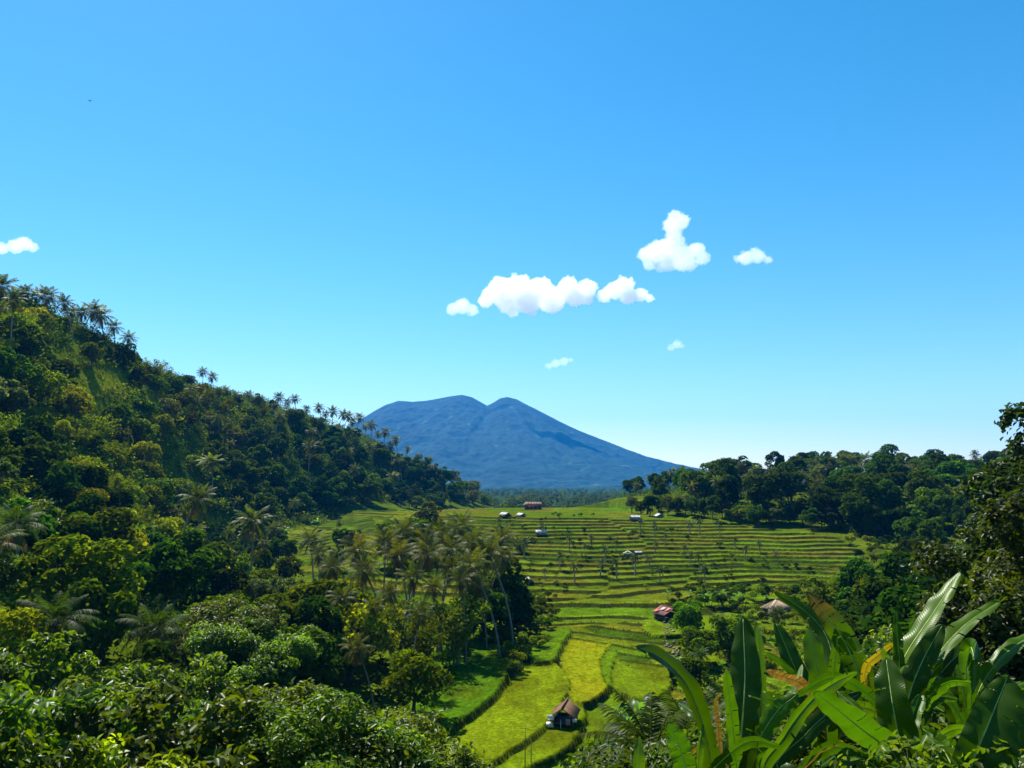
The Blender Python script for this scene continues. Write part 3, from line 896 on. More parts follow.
for s, cl, lk in ((61, (.06, .115, .006), 'leafy green shrub'), (62, (.105, .16, .006), 'bright green shrub'), (63, (.034, .062, .006), 'low dark shrub')):
    t, c = shrub(s, (1.5, 1.5, 1.2), 520, .36, .22, cl)
    K['shrub'].append(Kind('shrub', 'shrub', lk, [('stems', t), ('crown', c)], [M_bark, M_far], 1.6, 1.8))
K['banana'] = []
for s in (71, 72):
    st, lv = banana_small(s)
    K['banana'].append(Kind('banana_plant', 'banana plant', 'bright banana plant', [('pseudostem', st)] + [('leaf', l) for l in lv], [M_bark] + [M_leaf] * len(lv), 1.8, 3.8))
# close by
N_ = dict(fold=True, clump=4, mat=M_leaf)
bl('near_mango', (81, 82), 'round crowned small leaved tree', 'broadleaf_tree', R3=(5.2, 5.2, 3.8), trunk_h=2.6, nl=60, n=4600, L=.25, W=.13, col=(.085, .140, .003), lobe=(.13, .25), fill=.08, low=-.6, **N_)
bl('near_broad', (83, 84), 'large leaved glossy tree', 'broadleaf_tree', R3=(4.4, 4.4, 3.8), trunk_h=2.4, nl=46, n=1700, L=.38, W=.21, col=(.070, .128, .003), lobe=(.13, .26), droop=.5, fill=.1, low=-.8, **N_)
bl('near_lime', (85,), 'yellow green large leaved tree', 'broadleaf_tree', R3=(2.8, 2.8, 2.4), trunk_h=1.6, nl=24, n=1200, L=.30, W=.18, col=(.12, .18, .006), lobe=(.18, .34), droop=.5, **N_)
bl('near_dark', (86, 87), 'big dark glossy leaved tree', R3=(6.6, 6.6, 8.2), trunk_h=6.5, nl=90, n=7500, L=.36, W=.22, name='broadleaf_tree', col=(.036, .066, .006), lobe=(.13, .27), low=-1.0, fill=.15, **N_)
# ------------------------------------------------------------------ planting
rnd = random.Random(7)
EXCL = []          # (u, v, ru, rv): clear spots as seen in the place's layout
def kinds_at(u, v):
    """Mixture of trees on the long hill by the place where they grow."""
    L_ = [
     ((95, 385, 75, 26), ['lime', 'bamboo', 'lime', 'mid']),  # light coloured kinds put here to brighten a slope left in shade
     ((215, 412, 55, 32), ['brown', 'brown', 'mid', 'grey', 'lime', 'palm']),
     ((345, 420, 40, 22), ['brown', 'mid', 'grey', 'tall']),
     ((110, 430, 60, 28), ['lime', 'bamboo', 'lime', 'mid']),
     ((125, 490, 45, 28), ['bamboo', 'lime', 'bamboo', 'lime']),
     ((290, 480, 90, 45), ['dark', 'dark', 'tall', 'dark', 'dark', 'grey', 'palm', 'mid']),
     ((420, 470, 50, 40), ['grey', 'tall', 'dark', 'mid', 'grey', 'dark', 'palm']),
     ((50, 350, 70, 35), ['mid', 'mid', 'lime', 'dark', 'palm', 'bamboo']),
     ((60, 470, 60, 50), ['dark', 'mid', 'grey', 'dark']),
    ]
    for (cu, cv, ru, rv), ks in L_:
        if abs(u - cu) < ru and abs(v - cv) < rv: return ks
    return ['mid', 'dark', 'lime', 'grey', 'tall', 'palm', 'bamboo']

def plant_hand(lst, zone):
    """(kind, u, v of the top, distance, size or 0): the top stands where the place has it, the foot on or in the ground."""
    for key, u, vtop, y, sc in lst:
        k = rnd.choice(K[key])
        p = at(u, vtop, y)
        g = ground_at(p.x, y)
        nat = (p.z - g) / k.hgt
        if vtop == 0: s, z = sc, g
        elif sc: s = min(max(sc, nat), sc * 1.35); z = min(g, p.z - k.hgt * s) if nat > .3 else g
        if zone == 'crest': z = max(p.z - k.hgt * s, g - 9)
        else: s = min(max(nat, .9 if 'palm_' not in key else .62), 1.35 if 'palm_' not in key else 1.1); z = min(g, p.z - k.hgt * s)
        if zone != 'crest': z = max(z, g - .55 * k.hgt * s)
        a = rnd.uniform(0, 6.28); ca, sa = math.cos(a) * s, math.sin(a) * s
        r = put(k, p.x - (ca * k.top[0] - sa * k.top[1]), y - (sa * k.top[0] + ca * k.top[1]), s, rz=a, rng=rnd, z=z - .1, tilt=.04)
        r['zone'] = zone

# palms on the crest of the long hill: (kind, u, top v, y)
crest = [('palm',5,272,250,9),('palm',50,286,268,9),('palm',44,300,275,0),('palm',92,298,282,9),('palm',104,304,290,9),('palm',82,303,276,0),('palm',115,318,296,0),('palm',20,300,262,0),
 ('palm',156,360,338,0),('palm',203,366,372,0),('palm',212,371,378,0),('palm',249,389,405,0),('palm',279,391,422,0),('palm',295,393,432,0),('palm',318,402,448,0),('palm',333,405,456,0),('palm',344,408,462,0),('palm',359,411,478,0),
 ('palm',372,419,488,0),('palm',385,426,497,0),('palm',349,410,470,0),('palm',395,434,505,0)]
plant_hand([(a, b, c, d, (.95 if b > 130 else 1.5 if e == 9 else 1.15)) for a, b, c, d, e in crest + [('palm', u, v, np.interp(u, [0, 155, 205, 295, 370, 420, 460], [250, 340, 380, 440, 500, 540, 570]), 0) for u, v in ((25,302),(35,297),(62,302),(72,306),(128,330),(170,373),(186,377),(226,384),(236,390),(262,394),(288,397),(307,404),(326,409),(353,416),(366,422),(379,430),(392,437),(408,445),(418,452),(430,455))]], 'crest')
hill = [('tall',360,432,400,0),('dark',335,428,372,0),('dark',322,424,364,1.35),('dark',345,440,380,1.3),('dark',300,450,352,1.1),('dark',370,458,390,1.2),('silver',62,395,212,.9),('mid',127,345,290,.8),
 ('dark',30,330,262,1),('mid',60,322,266,1),('mid',15,325,255,1),('grey',110,352,282,.8),('bamboo',95,420,215,1.2),('bamboo',120,428,222,1.2),('lime',150,415,240,.9),('bamboo',115,468,190,1.2),('bamboo',140,490,180,1.0),('lime',160,500,178,.8),
 ('dark',90,440,205,1),('dark',150,455,215,1),('grey',430,455,515,.9),('dark',445,462,528,.9),('grey',452,468,535,.8),('dark',415,452,505,1),('grey',400,447,495,.9),('mid',380,440,485,.8),
 ('banana',228,492,255,1.4),('banana',235,490,258,1.4),('banana',222,497,252,1.3),('banana',285,502,292,1.2),('banana',288,508,290,1.1),('banana',318,500,315,1.2)]
plant_hand(hill, 'hillside')

def scatter(zone, n, gx, gy, mind, pick, smin, smax, test=None, tries=60):
    pts = []
    got = 0
    for _ in range(n * tries):
        if got >= n: break
        y = rnd.uniform(*gy); x = rnd.uniform(*gx(y))
        sp = mind * (.8 + .4 * rnd.random())
        if any((x - a) ** 2 + (y - b) ** 2 < sp * sp for a, b in pts): continue
        z = ground_at(x, y)
        u, v = proj(x, y, z)
        if not (-60 < u < 1090) or v > 850: continue
        if test and not test(x, y, z, u, v): continue
        ks = pick(u, v)
        k = rnd.choice(K[rnd.choice(ks)])
        sc_ = rnd.uniform(smin, smax); wide = rnd.uniform(.78, 1.22)
        if zone == 'hillside' and x < ridge_x(y) + 14: sc_ *= .62
        if zone == 'right wood':
            if k.cat == 'palm': sc_ *= .58
            if u < 695: sc_ *= .72
        r = put(k, x, y, sc_, rng=rnd, z=z - .15, tilt=.12, sxy=wide)
        r['zone'] = zone
        pts.append((x, y)); got += 1
    return got
def ell(u, v, cu, cv, ru, rv): return ((u - cu) / ru) ** 2 + ((v - cv) / rv) ** 2 < 1
def hill_ok(x, y, z, u, v):
    if ell(u, v, 104, 382, 38, 12) or ell(u, v, 150, 408, 18, 9) or ell(u, v, 310, 552, 40, 26) or ell(u, v, 205, 565, 26, 24): return False
    if z < -16 and y > 180 and x > -82: return False
    return x < (np.interp(y, LB[:, 0], LB[:, 1]) - 3 if y < 430 else -18)
ridge_x = lambda y: np.interp(y, [170, 250, 340, 380, 440, 500, 540, 570], [-150, -166, -158, -152, -125, -94, -67, -45])
n1 = scatter('hillside', 230, lambda y: (ridge_x(y) + 3, ridge_x(y) + 95), (150, 585), 7.6, kinds_at, .8, 1.4, hill_ok)
# wooded rise on the right
right = [('mid',722,446,300,1.5),('mid',716,452,297,1.1),('tall',640,474,376,0),('palm',650,472,380,.8),('palm',638,480,372,.8),('palm',672,466,376,.8),('palm',681,464,374,.8),('palm',662,476,369,.8),('palm',755,463,320,.8),('palm',772,465,326,.8),('palm',783,462,329,.8),
 ('palm',812,457,344,.8),('palm',829,454,348,.8),('palm',842,451,352,.8),('palm',850,452,352,.8),('palm',866,451,356,.8),('palm',876,452,352,.8),('palm',892,454,344,.8),('palm',905,458,336,.8),('palm',800,468,320,.8),('palm',748,472,308,.8),('palm',835,472,320,.8),('palm',862,476,316,.8),('palm',790,480,304,.8),
 ('bare',913,447,304,0),('bare',938,452,272,0),('bare',900,450,312,0),('bare',822,451,344,0),('brown',770,470,304,1),('brown',815,475,308,1),('lime',950,462,240,.9),('mid',930,480,230,1),('lime',975,465,220,.9)]
plant_hand(right, 'right wood')
rb = lambda y: np.interp(y, RB[:, 0], RB[:, 1])
n2 = scatter('right wood', 120, lambda y: (max(rb(y) - 2, 40), 260), (228, 420), 7.6, lambda u, v: ['dark', 'tall', 'tall', 'dark', 'grey', 'palm', 'palm', 'dark'] if u < 880 else ['dark', 'dark', 'mid', 'dark', 'tall', 'palm'], 1.3, 1.8,  # dark kinds give the front of the wood its shade by colour
   lambda x, y, z, u, v: u > 628 and x > rb(y) + 3)
n3 = scatter('right slope', 40, lambda y: (rb(y) + 3, 200), (120, 228), 7.5, lambda u, v: ['mid', 'dark', 'dark', 'dark', 'tall', 'bamboo'], .8, 1.2, lambda x, y, z, u, v: u > 850)  # mostly dark kinds, their colour standing in for shade on this slope

# the palm grove in the middle and the trees round it
grove = [('palm_near',355,541,132,0),('palm_near',383,532,128,0),('palm_near',402,545,124,0),('palm_near',425,528,130,0),('palm_near',439,512,136,0),('palm_near',452,540,124,0),('palm_near',470,532,128,0),('palm_near',488,545,126,0),('palm_near',412,570,116,0),
 ('palm_near',435,580,112,0),('palm_near',392,585,112,0),('palm_near',462,572,114,0),('palm_near',375,600,104,0),('palm_near',480,580,120,0),('palm_near',345,590,104,0),('palm_near',420,606,98,0),('palm_near',355,640,92,0),('palm_near',505,550,134,0),('palm_near',368,560,120,0),('palm_near',447,560,120,0),('palm_near',498,528,142,0),
 ('palm',520,540,215,.8),('dark',500,568,138,1.0),('dark',484,585,130,.8),('dark',512,590,134,.7),('mid',415,515,210,.8),('mid',395,520,205,.7),('grey',430,505,240,.7),
 ('dark',300,640,90,.6),('lime',415,650,88,.35),('bamboo',365,572,112,.8),('bamboo',412,582,106,.8),('lime',350,598,102,.55),('bamboo',455,582,112,.7),('palm_near',335,560,122,0),('palm_near',400,520,140,0),('palm_near',460,518,138,0),('palm_near',475,555,118,0),('palm_near',430,545,118,0)]
plant_hand(grove, 'palm grove')
mid_left = [('palm_low',156,540,80,0),('palm_low',20,448,96,0),('palm_low',-6,480,84,0),('palm_low',60,560,74,.8),('palm',312,525,190,.9),('palm_near',318,548,150,0),('near_mango',245,552,80,.9),('near_mango',222,560,84,.8),('near_mango',265,560,86,.8),
 ('dark',60,510,110,.8),('mid',100,500,118,.8),('lime',115,475,150,.9),('bamboo',105,500,125,.9),('lime',130,510,120,.8),('dark',180,500,135,.9),('dark',20,500,105,.9),('mid',200,520,150,.7),('dark',165,545,105,.8),('mid',75,540,86,.8),
 ('near_broad',30,560,58,.9),('near_broad',95,590,52,.9),('near_broad',60,600,50,1),('near_broad',130,615,52,.9),('near_broad',205,600,66,.9),('near_broad',150,575,62,.8),('near_lime',250,650,58,.8),('near_lime',158,668,44,.6),('near_broad',215,650,52,.8),
 ('near_broad',40,650,40,.9),('near_broad',-10,640,42,.9),('near_broad',190,690,36,.7),('near_broad',15,690,34,.8),('near_lime',130,728,34,.5),('near_lime',70,750,32,.5),('near_lime',250,670,48,.6),('near_broad',20,735,31,.6),('near_lime',165,735,33,.42),
 ('near_mango',330,655,43,.75),('near_mango',352,668,40,.66),('near_broad',405,672,56,.5),('near_mango',290,690,38,.8),('near_mango',372,712,37,.55),('near_mango',320,708,34,.66),('near_mango',265,725,33,.65),
 ('mid',285,600,100,.7),('dark',320,610,98,.6),('mid',330,580,112,.6),('dark',275,620,84,.6),('shrub',310,660,70,1.4),('shrub',350,640,76,1.4)]
plant_hand(mid_left, 'near left')
n4 = scatter('near left', 22, lambda y: (-.72 * y - 4, -.09 * y), (58, 150), 7.5, lambda u, v: ['dark', 'mid', 'mid', 'near_broad', 'lime', 'dark'], .75, 1.1, lambda x, y, z, u, v: u < 345 and not ell(u, v, 310, 560, 26, 50) and not ell(u, v, 205, 575, 22, 28) and not (u > 330 and y > 90))
# right foreground trees; dark ones added so the wood looks shaded
near_right = [('near_dark',1066,412,50,.8),('near_dark',1105,430,54,.9),('tall',1000,438,66,.8),('near_broad',990,520,40,.9),('near_dark',1050,500,38,.45),('near_broad',940,560,62,.8),('near_broad',905,570,70,.8),('near_mango',915,545,82,.8),('near_broad',930,590,46,.7),
 ('dark',975,545,70,.6),('mid',1005,560,60,.5),('dark',950,575,56,.5),('dark',985,585,48,.45),('dark',885,548,105,.7),('dark',905,535,112,.7),('dark',925,540,98,.6),('tall',945,525,104,.6),('dark',880,570,84,.55),('dark',915,575,76,.5),('dark',950,560,72,.55),('mid',895,560,110,.6),('mid',935,520,120,.8),('dark',960,510,105,.9),('near_broad',900,610,44,.5),('palm_low',893,588,44,0),('palm_low',645,652,46,0),('palm_low',690,676,38,0),('palm_low',655,706,36,.85),('palm_low',735,668,42,0),('shrub',720,640,60,1.5),
 ('banana',640,640,88,.9),('banana',628,646,86,.8)]
plant_hand(near_right, 'near right')

# bushes and small palms standing on the terraces
def put_seen(key, u, v, sc, zone='terraces'):
    x, y, z = hit(u, v); k = rnd.choice(K[key]); r = put(k, x, y, sc, rng=rnd, z=z - .05, tilt=.05); r['zone'] = zone
for u, v in ((524,560),(498,528),(540,536),(570,553),(585,556),(606,561),(616,553),(633,568),(592,548),(655,553),(665,547),(685,556),(635,576),(600,577),(617,581),(650,568),(690,564),(735,549),(745,560),(700,570),(760,553),(778,563),(640,537),(655,538),(690,534),(700,535),(720,538),(705,584),(660,583),(560,570),(545,580),(575,584)):
    put_seen('small_palm', u, v, rnd.uniform(.7, 1.15))
for _ in range(140):
    v = rnd.uniform(515, 595); u = rnd.uniform(490, 640 + (v - 515) * 3)
    put_seen('shrub', u, v, rnd.uniform(.25, .75))
for u, v, s_ in ((690,598,1.2),(704,600,1.4),(717,597,1.3),(730,601,1.5),(742,599,1.4),(755,602,1.5),(695,606,1.0),(712,608,1.3),(726,610,1.4),(740,612,1.2),(768,600,1.5),(785,598,1.4),(800,600,1.6),(815,597,1.5),(830,596,1.5),(845,594,1.6),(857,588,1.5),(866,578,1.5),(872,566,1.5),(876,556,1.4),(880,548,1.3),(750,618,1.2),(800,612,1.6),(820,610,1.5),(840,606,1.6),(680,600,.8),(672,606,.7),(760,592,1),(735,590,.9),(764,622,.9),(792,624,1.0),(779,628,.9),(806,622,1.1),(752,624,.8),(700,590,.9),(860,560,1.2),(850,545,1.2),(868,545,1.2),
   (530,640,1.3),(538,632,1.4),(548,628,1.1),(526,650,1.2),(535,622,1.5),(522,660,1.0),(528,616,1.5),(554,618,.9),(518,668,1.0),(514,676,.8),(545,612,1.3),(540,648,.9),(505,655,1.0),(495,650,1.0),(486,644,1.0),(470,648,1.1),(456,656,1.1),(475,640,1.3),(446,668,1.0),(462,662,.9),(536,606,1.4),(524,604,1.3),(550,602,1.0),(515,628,1.2),(505,640,1.1)):
    put_seen('shrub', u, v, s_)
for u, v, s_ in ((705,606,.8),(722,606,.9),(738,607,.8),(690,602,.7),(812,606,.9),(838,601,.8),(860,584,.9),(869,570,.8),(668,600,.6)):
    put_seen('banana', u, v, s_)
for u in range(632, 892, 9):
    v = np.interp(u, [630, 700, 760, 850, 892], [514, 520, 526, 532, 543]) + rnd.uniform(-4, 1)
    put_seen(rnd.choice(['dark', 'mid', 'dark', 'tall', 'grey']), u, v, rnd.uniform(.55, .95), 'right wood')
for u, v, s_ in ((690,640,.9),(705,648,1.0),(718,634,.8),(730,662,1.0),(745,636,1.1),(758,648,1.2),(770,640,1.1),(785,652,1.2),(798,640,1.2),(740,676,1.0),(715,690,.9),(765,668,1.1),(700,668,.8),(752,628,.9),(690,700,.8),(812,636,1.3),(830,630,1.3)):
    put_seen('mid' if u in (690, 730, 700, 830) else 'shrub', u, v, s_ * .8)
for u, v, s_ in ((722,650,.55),(750,662,.6),(780,636,.55),(700,684,.5),(735,700,.5)):
    put_seen('palm_low', u, v, s_, 'near right')
for u, v, s_ in ((330,552,.9),(345,545,.8),(360,535,1.0),(378,528,.8),(395,524,.7),(412,520,.7),(325,575,1.0),(300,566,.8),(318,540,.7),(340,565,1.0),(420,528,.8)):
    put_seen('shrub', u, v, s_)
# trees on the flat between the hill and the grove
n5 = scatter('valley left', 40, lambda y: (-.40 * y, -.14 * y), (140, 290), 7.0, lambda u, v: ['mid', 'dark', 'mid', 'lime', 'palm', 'grey'], .55, .95, lambda x, y, z, u, v: z < -12 and u < 350 and not ell(u, v, 312, 560, 24, 36) and not ell(u, v, 205, 570, 18, 20) and not ell(u, v, 390, 522, 30, 10))
print('scattered', n1, n2, n3, 'plants', len(PLANTS))

# ---- undergrowth covering the slopes: far too many low plants to count
def undergrowth():
    rng = np.random.default_rng(5)
    V, Q, Cc, n0 = [], [], [], 0
    def patch(n, xr, yr, size, per, test, cols):
        nonlocal n0
        x = rng.uniform(*xr, n); y = rng.uniform(*yr, n)
        z, d = terrain(x, y, True)
        u = 512 + FPX * x / np.maximum(y, 1); v = HV - FPX * z / np.maximum(y, 1)
        ok = test(x, y, z, u, v, d) & (u > -60) & (u < 1090) & (v < 830) & (y > 4)
        x, y, z = x[ok], y[ok], z[ok]; m = len(x); print('patch', n, m)
        sz = size * rng.uniform(.5, 1.3, m)
        cc = np.array(cols)[rng.integers(0, len(cols), m)] * rng.uniform(.6, 1.3, (m, 1))
        p = np.stack([x, y, z], 1)
        D = rng.normal(size=(m, per, 3)); D /= np.linalg.norm(D, axis=2)[..., None]; D[..., 2] = np.abs(D[..., 2])
        P = p[:, None] + D * sz[:, None, None] * rng.uniform(.5, 1.15, (m, per, 1)) * np.array([1, 1, .8]) + np.array([0, 0, .25]) * sz[:, None, None]
        nr = D * .5 + np.array([0, 0, .5]) + rng.normal(0, .4, D.shape); nr /= np.linalg.norm(nr, axis=2)[..., None]
        ls = np.repeat(np.minimum(sz * .55, .35 + sz * .17), per) * rng.uniform(.7, 1.3, m * per)
        vv, q, k = leaf_cards(P.reshape(-1, 3), nr.reshape(-1, 3), ls, ls * .55, rng)
        V.append(vv); Q.append(q + n0); n0 += len(vv)
        Cc.append(np.repeat(np.repeat(cc, per, 0) * rng.uniform(.75, 1.25, (m * per, 1)), k, 0))
    greens = [(.085, .11, .005), (.035, .07, .006), (.05, .095, .006), (.08, .12, .006), (.028, .055, .006)]
    off = lambda x, y: x < np.interp(y, LB[:, 0], LB[:, 1])
    clear = lambda u, v: (((u - 104) / 38) ** 2 + ((v - 382) / 12) ** 2 < 1) | (((u - 150) / 18) ** 2 + ((v - 408) / 9) ** 2 < 1) | (((u - 310) / 40) ** 2 + ((v - 552) / 26) ** 2 < 1) | (((u - 205) / 24) ** 2 + ((v - 565) / 22) ** 2 < 1)
    patch(6500, (-190, -20), (140, 600), 2.7, 34, lambda x, y, z, u, v, d: off(x, y) & ~clear(u, v) & ~d['m'], greens)
    patch(4200, (40, 310), (150, 450), 2.4, 24, lambda x, y, z, u, v, d: ~d['m'] & (x > np.interp(y, RB[:, 0], RB[:, 1])), greens)
    patch(2000, (-95, 0), (25, 140), 1.2, 20, lambda x, y, z, u, v, d: (d['fid'] == -1) & ~d['m'] & ((u < 430) | (y < 60)), [(.022, .045, .004), (.03, .06, .004)])  # darker greens so the gaps between the near trees look shaded
    patch(3000, (0, 90), (22, 140), 1.1, 20, lambda x, y, z, u, v, d: (d['fid'] == -1) & ~d['m'] & (u > 640), greens)
    patch(900, (-30, 30), (4, 26), .3, 14, lambda x, y, z, u, v, d: z > -40, [(.05, .09, .006), (.08, .13, .006), (.03, .06, .006)])
    patch(1500, (-190, -20), (150, 590), 4.2, 90, lambda x, y, z, u, v, d: off(x, y) & ~clear(u, v) & ~d['m'] & (x > np.interp(y, [170, 250, 340, 380, 440, 500, 540, 570], [-150, -166, -158, -152, -125, -94, -67, -45]) + 6), greens)
    patch(2600, (-190, -90), (170, 330), .9, 16, lambda x, y, z, u, v, d: clear(u, v), [(.10, .14, .005), (.13, .155, .006), (.075, .12, .005)])
    me = mk_mesh('undergrowth', np.vstack(V), np.vstack(Q), np.vstack(Cc))
    tag(obj('undergrowth', me, M_far), 'tangled green undergrowth covering the slopes between the trees', 'undergrowth', kind='stuff')
undergrowth()

def bund_grass():
    """Long grass standing along the edges of the paddies."""
    rng = np.random.default_rng(6)
    n = 110000
    x = rng.uniform(-45, 120, n); y = 68 * (165 / 68) ** rng.random(n)
    z, d = terrain(x, y, True)
    u = 512 + FPX * x / y
    ok = (d['riser'] & (rng.random(n) < .8)) | (((d['fid'] >= 0) | d['m']) & (rng.random(n) < .06))
    ok &= (u > 380) & (u < 960)
    x, y, z, ri, fid, y_ = x[ok], y[ok], z[ok], d['riser'][ok], d['fid'][ok], y[ok]
    m = len(x)
    hgt = np.where(ri, rng.uniform(.2, .5, m), rng.uniform(.12, .26, m))
    wd = .07 * np.clip(y / 110, .8, 3)
    a = rng.uniform(0, 6.28, m); dx, dy = np.cos(a) * wd, np.sin(a) * wd
    lx, ly = rng.normal(0, .25, m) * hgt, rng.normal(0, .25, m) * hgt
    v = np.stack([np.stack([x - dx, y - dy, z - .05], 1), np.stack([x + dx, y + dy, z - .05], 1), np.stack([x + lx, y + ly, z + hgt], 1)], 1).reshape(-1, 3)
    c = np.where(ri[:, None], np.array([.05, .075, .005]), np.array([.12, .19, .005])) * rng.uniform(.55, 1.4, (m, 1))
    t = np.arange(m)[:, None] * 3 + np.arange(3)[None]
    tag(obj('grass', mk_mesh('grass', v, t, np.repeat(c, 3, 0)), M_far), 'tufts of long grass along the paddy banks', 'grass', kind='stuff')
bund_grass()

def distant_woods():
    """The palm plain before the volcano: one unbroken mass of crowns."""
    rng = np.random.default_rng(8)
    V, Q, Cc, n0 = [], [], [], 0
    for _ in range(1500):
        y = 560 * (2600 / 560) ** (rng.random() ** .8); x = rng.uniform(-.16, .26) * y
        if y < 640 and not (-30 < x < 110): continue
        z = ground_at(x, y); h = rng.uniform(6, 12) * (1 if y > 700 else .55)
        c = np.array([(.03, .06, .006), (.045, .08, .006), (.035, .06, .02)][rng.integers(3)]) * rng.uniform(.7, 1.3)
        if rng.random() < .55:                      # palm: rays of fronds on a thin stem
            k = 9; a = np.arange(k) * 2.4 + rng.random(); el = rng.uniform(-.5, 1.2, k); L_ = rng.uniform(2.8, 4.2, k)
            top = np.array([x, y, z + h])
            d = np.stack([np.cos(a) * np.cos(el), np.sin(a) * np.cos(el), np.sin(el)], 1)
            sd = np.stack([-np.sin(a), np.cos(a), 0 * a], 1) * .55
            tip = top + d * L_[:, None] + np.array([0, 0, -.9]); mid = top + d * L_[:, None] * .55
            v = np.stack([np.tile(top, (k, 1)), mid + sd, tip, mid - sd], 1).reshape(-1, 3)
            v = np.vstack([v, [[x - .25, y, z], [x + .25, y, z], [x + .15, y, z + h], [x - .15, y, z + h], [x, y - .25, z], [x, y + .25, z], [x, y + .15, z + h], [x, y - .15, z + h]]])
            q = np.arange(len(v)).reshape(-1, 4)
        else:
            k = 60; D = rng.normal(size=(k, 3)); D /= np.linalg.norm(D, axis=1)[:, None]
            P = np.array([x, y, z + h * .5]) + D * np.array([4, 4, h * .45]) * rng.uniform(.7, 1.1, (k, 1))
            nr = D + (0, 0, .5); nr /= np.linalg.norm(nr, axis=1)[:, None]
            v, q, _k = leaf_cards(P, nr, 2.2, 1.6, rng)
        V.append(v); Q.append(q + n0); n0 += len(v); Cc.append(np.tile(c, (len(v), 1)) * rng.uniform(.8, 1.2, (len(v), 1)))
    tag(obj('distant_woods', mk_mesh('distant_woods', np.vstack(V), np.vstack(Q), np.vstack(Cc)), M_far), 'far off belt of palms and trees at the foot of the volcano', 'woods', kind='stuff')
distant_woods()
# ------------------------------------------------------------------ banana plants close by
def spline(P, n):
    P = np.asarray(P, float)
    t = np.concatenate([[0], np.cumsum(np.linalg.norm(np.diff(P, axis=0), axis=1))]); t /= t[-1]
    Q = np.vstack([2 * P[0] - P[1], P, 2 * P[-1] - P[-2]])
    out = []
    for s in np.linspace(0, 1, n):
        i = min(max(np.searchsorted(t, s) - 1, 0), len(P) - 2)
        f = (s - t[i]) / (t[i + 1] - t[i]); a, b, c, d = Q[i], Q[i + 1], Q[i + 2], Q[i + 3]
        out.append(.5 * ((2 * b) + (c - a) * f + (2 * a - 5 * b + 4 * c - d) * f ** 2 + (3 * b - a - 3 * c + d) * f ** 3))
    return np.array(out)

def banana_leaf(parent, pts, W, roll=0.0, fold=.35, col=(.06, .15, .008), torn=.0, seed=0, twist=0.0, dry=0.0, label=None, tipdry=0.0, lop=1.0):
    """pts: points of the midrib from petiole to tip. The blade stands across it, turned by roll; fold lifts both halves."""
    rng = np.random.default_rng(seed)
    n, m = 120, 5
    mid = spline(pts, n); s = np.linspace(0, 1, n)
    tan = np.gradient(mid, axis=0); tan /= np.linalg.norm(tan, axis=1)[:, None]
    vw = -mid / np.linalg.norm(mid, axis=1)[:, None]
    side = np.cross(tan, vw); side /= np.linalg.norm(side, axis=1)[:, None]
    nor = np.cross(side, tan); nor /= np.linalg.norm(nor, axis=1)[:, None]
    r = roll + twist * s
    sd = side * np.cos(r)[:, None] + nor * np.sin(r)[:, None]
    nr = -side * np.sin(r)[:, None] + nor * np.cos(r)[:, None]
    b = np.clip((s - .10) / .90, 0, 1)
    w = W * .5 * np.clip(b / .16, 0, 1) ** .6 * np.sqrt(np.clip(1 - np.clip((b - .45) / .55, 0, 1) ** 2.6, 0, 1))
    V, UV, Q, Cc = [], [], [], []
    lat = np.linspace(0, 1, m)
    k0 = 0
    for sg in (-1, 1):
        ww = w * (lop if sg > 0 else 1)
        ph = rng.uniform(0, 6)
        g = np.stack([mid + sd * (sg * ww * math.cos(fold) * l)[:, None] + nr * (ww * math.sin(fold) * l - ww * .30 * l * l + .05 * W * l * l * np.sin(s * 21 + ph) + .03 * W * l * l * np.sin(s * 47 + ph * 2))[:, None]
                      - tan * (ww * .12 * l)[:, None] for l in lat], 1)
        V.append(g.reshape(-1, 3))
        UV.append(np.stack([np.broadcast_to(lat[None], (n, m)) * sg, np.broadcast_to(s[:, None], (n, m)) - .05 * lat[None]], -1).reshape(-1, 2))
        c = np.array(col)[None, None] * (1 + .16 * (vnoise(s * 30, s * 0 + seed, 90)[:, None, None] - .5)) * np.ones((n, m, 1))
        dr = np.clip(dry + tipdry * sstep(.74, .92, s)[:, None] + (dry > 0) * .3 * (lat[None] - .5) + .25 * (lat[None] > .9) * rng.random((n, 1)), 0, 1)[..., None]
        c = c * (1 - dr) + np.array([.15, .085, .035]) * (.5 + .9 * rng.random((n, 1, 1))) * dr
        Cc.append(c.reshape(-1, 3))
        i = np.arange(n - 1)[:, None] * m; j = np.arange(m - 1)[None]
        q = np.stack([i + j, i + j + 1, i + m + j + 1, i + m + j], -1)
        keep = np.ones((n - 1, m - 1), bool)
        row = 5
        while row < n - 8:
            row += int(rng.integers(5, 17))
            if row < n - 2 and rng.random() < .16 + torn:
                keep[row, (0 if torn > .6 and rng.random() < .5 else int(rng.integers(1, 3))):] = False
        qq = q[keep]
        if sg < 0: qq = qq[:, ::-1]
        Q.append(qq + k0); k0 += n * m
    me = mk_mesh('leaf', np.vstack(V), np.vstack(Q), np.vstack(Cc), True, np.vstack(UV))
    o = obj('leaf', me, M_banana, parent)
    if label: o['label'] = label
    mb = MB()
    mc = np.array([.30, .36, .10]) if dry < .5 else np.array([.25, .16, .07])
    mb.tube(mid[::3], (W * (.046 - .038 * s))[::3], 6, mc)
    obj('midrib', mb.mesh('midrib', True), M_solid, o)
    return o

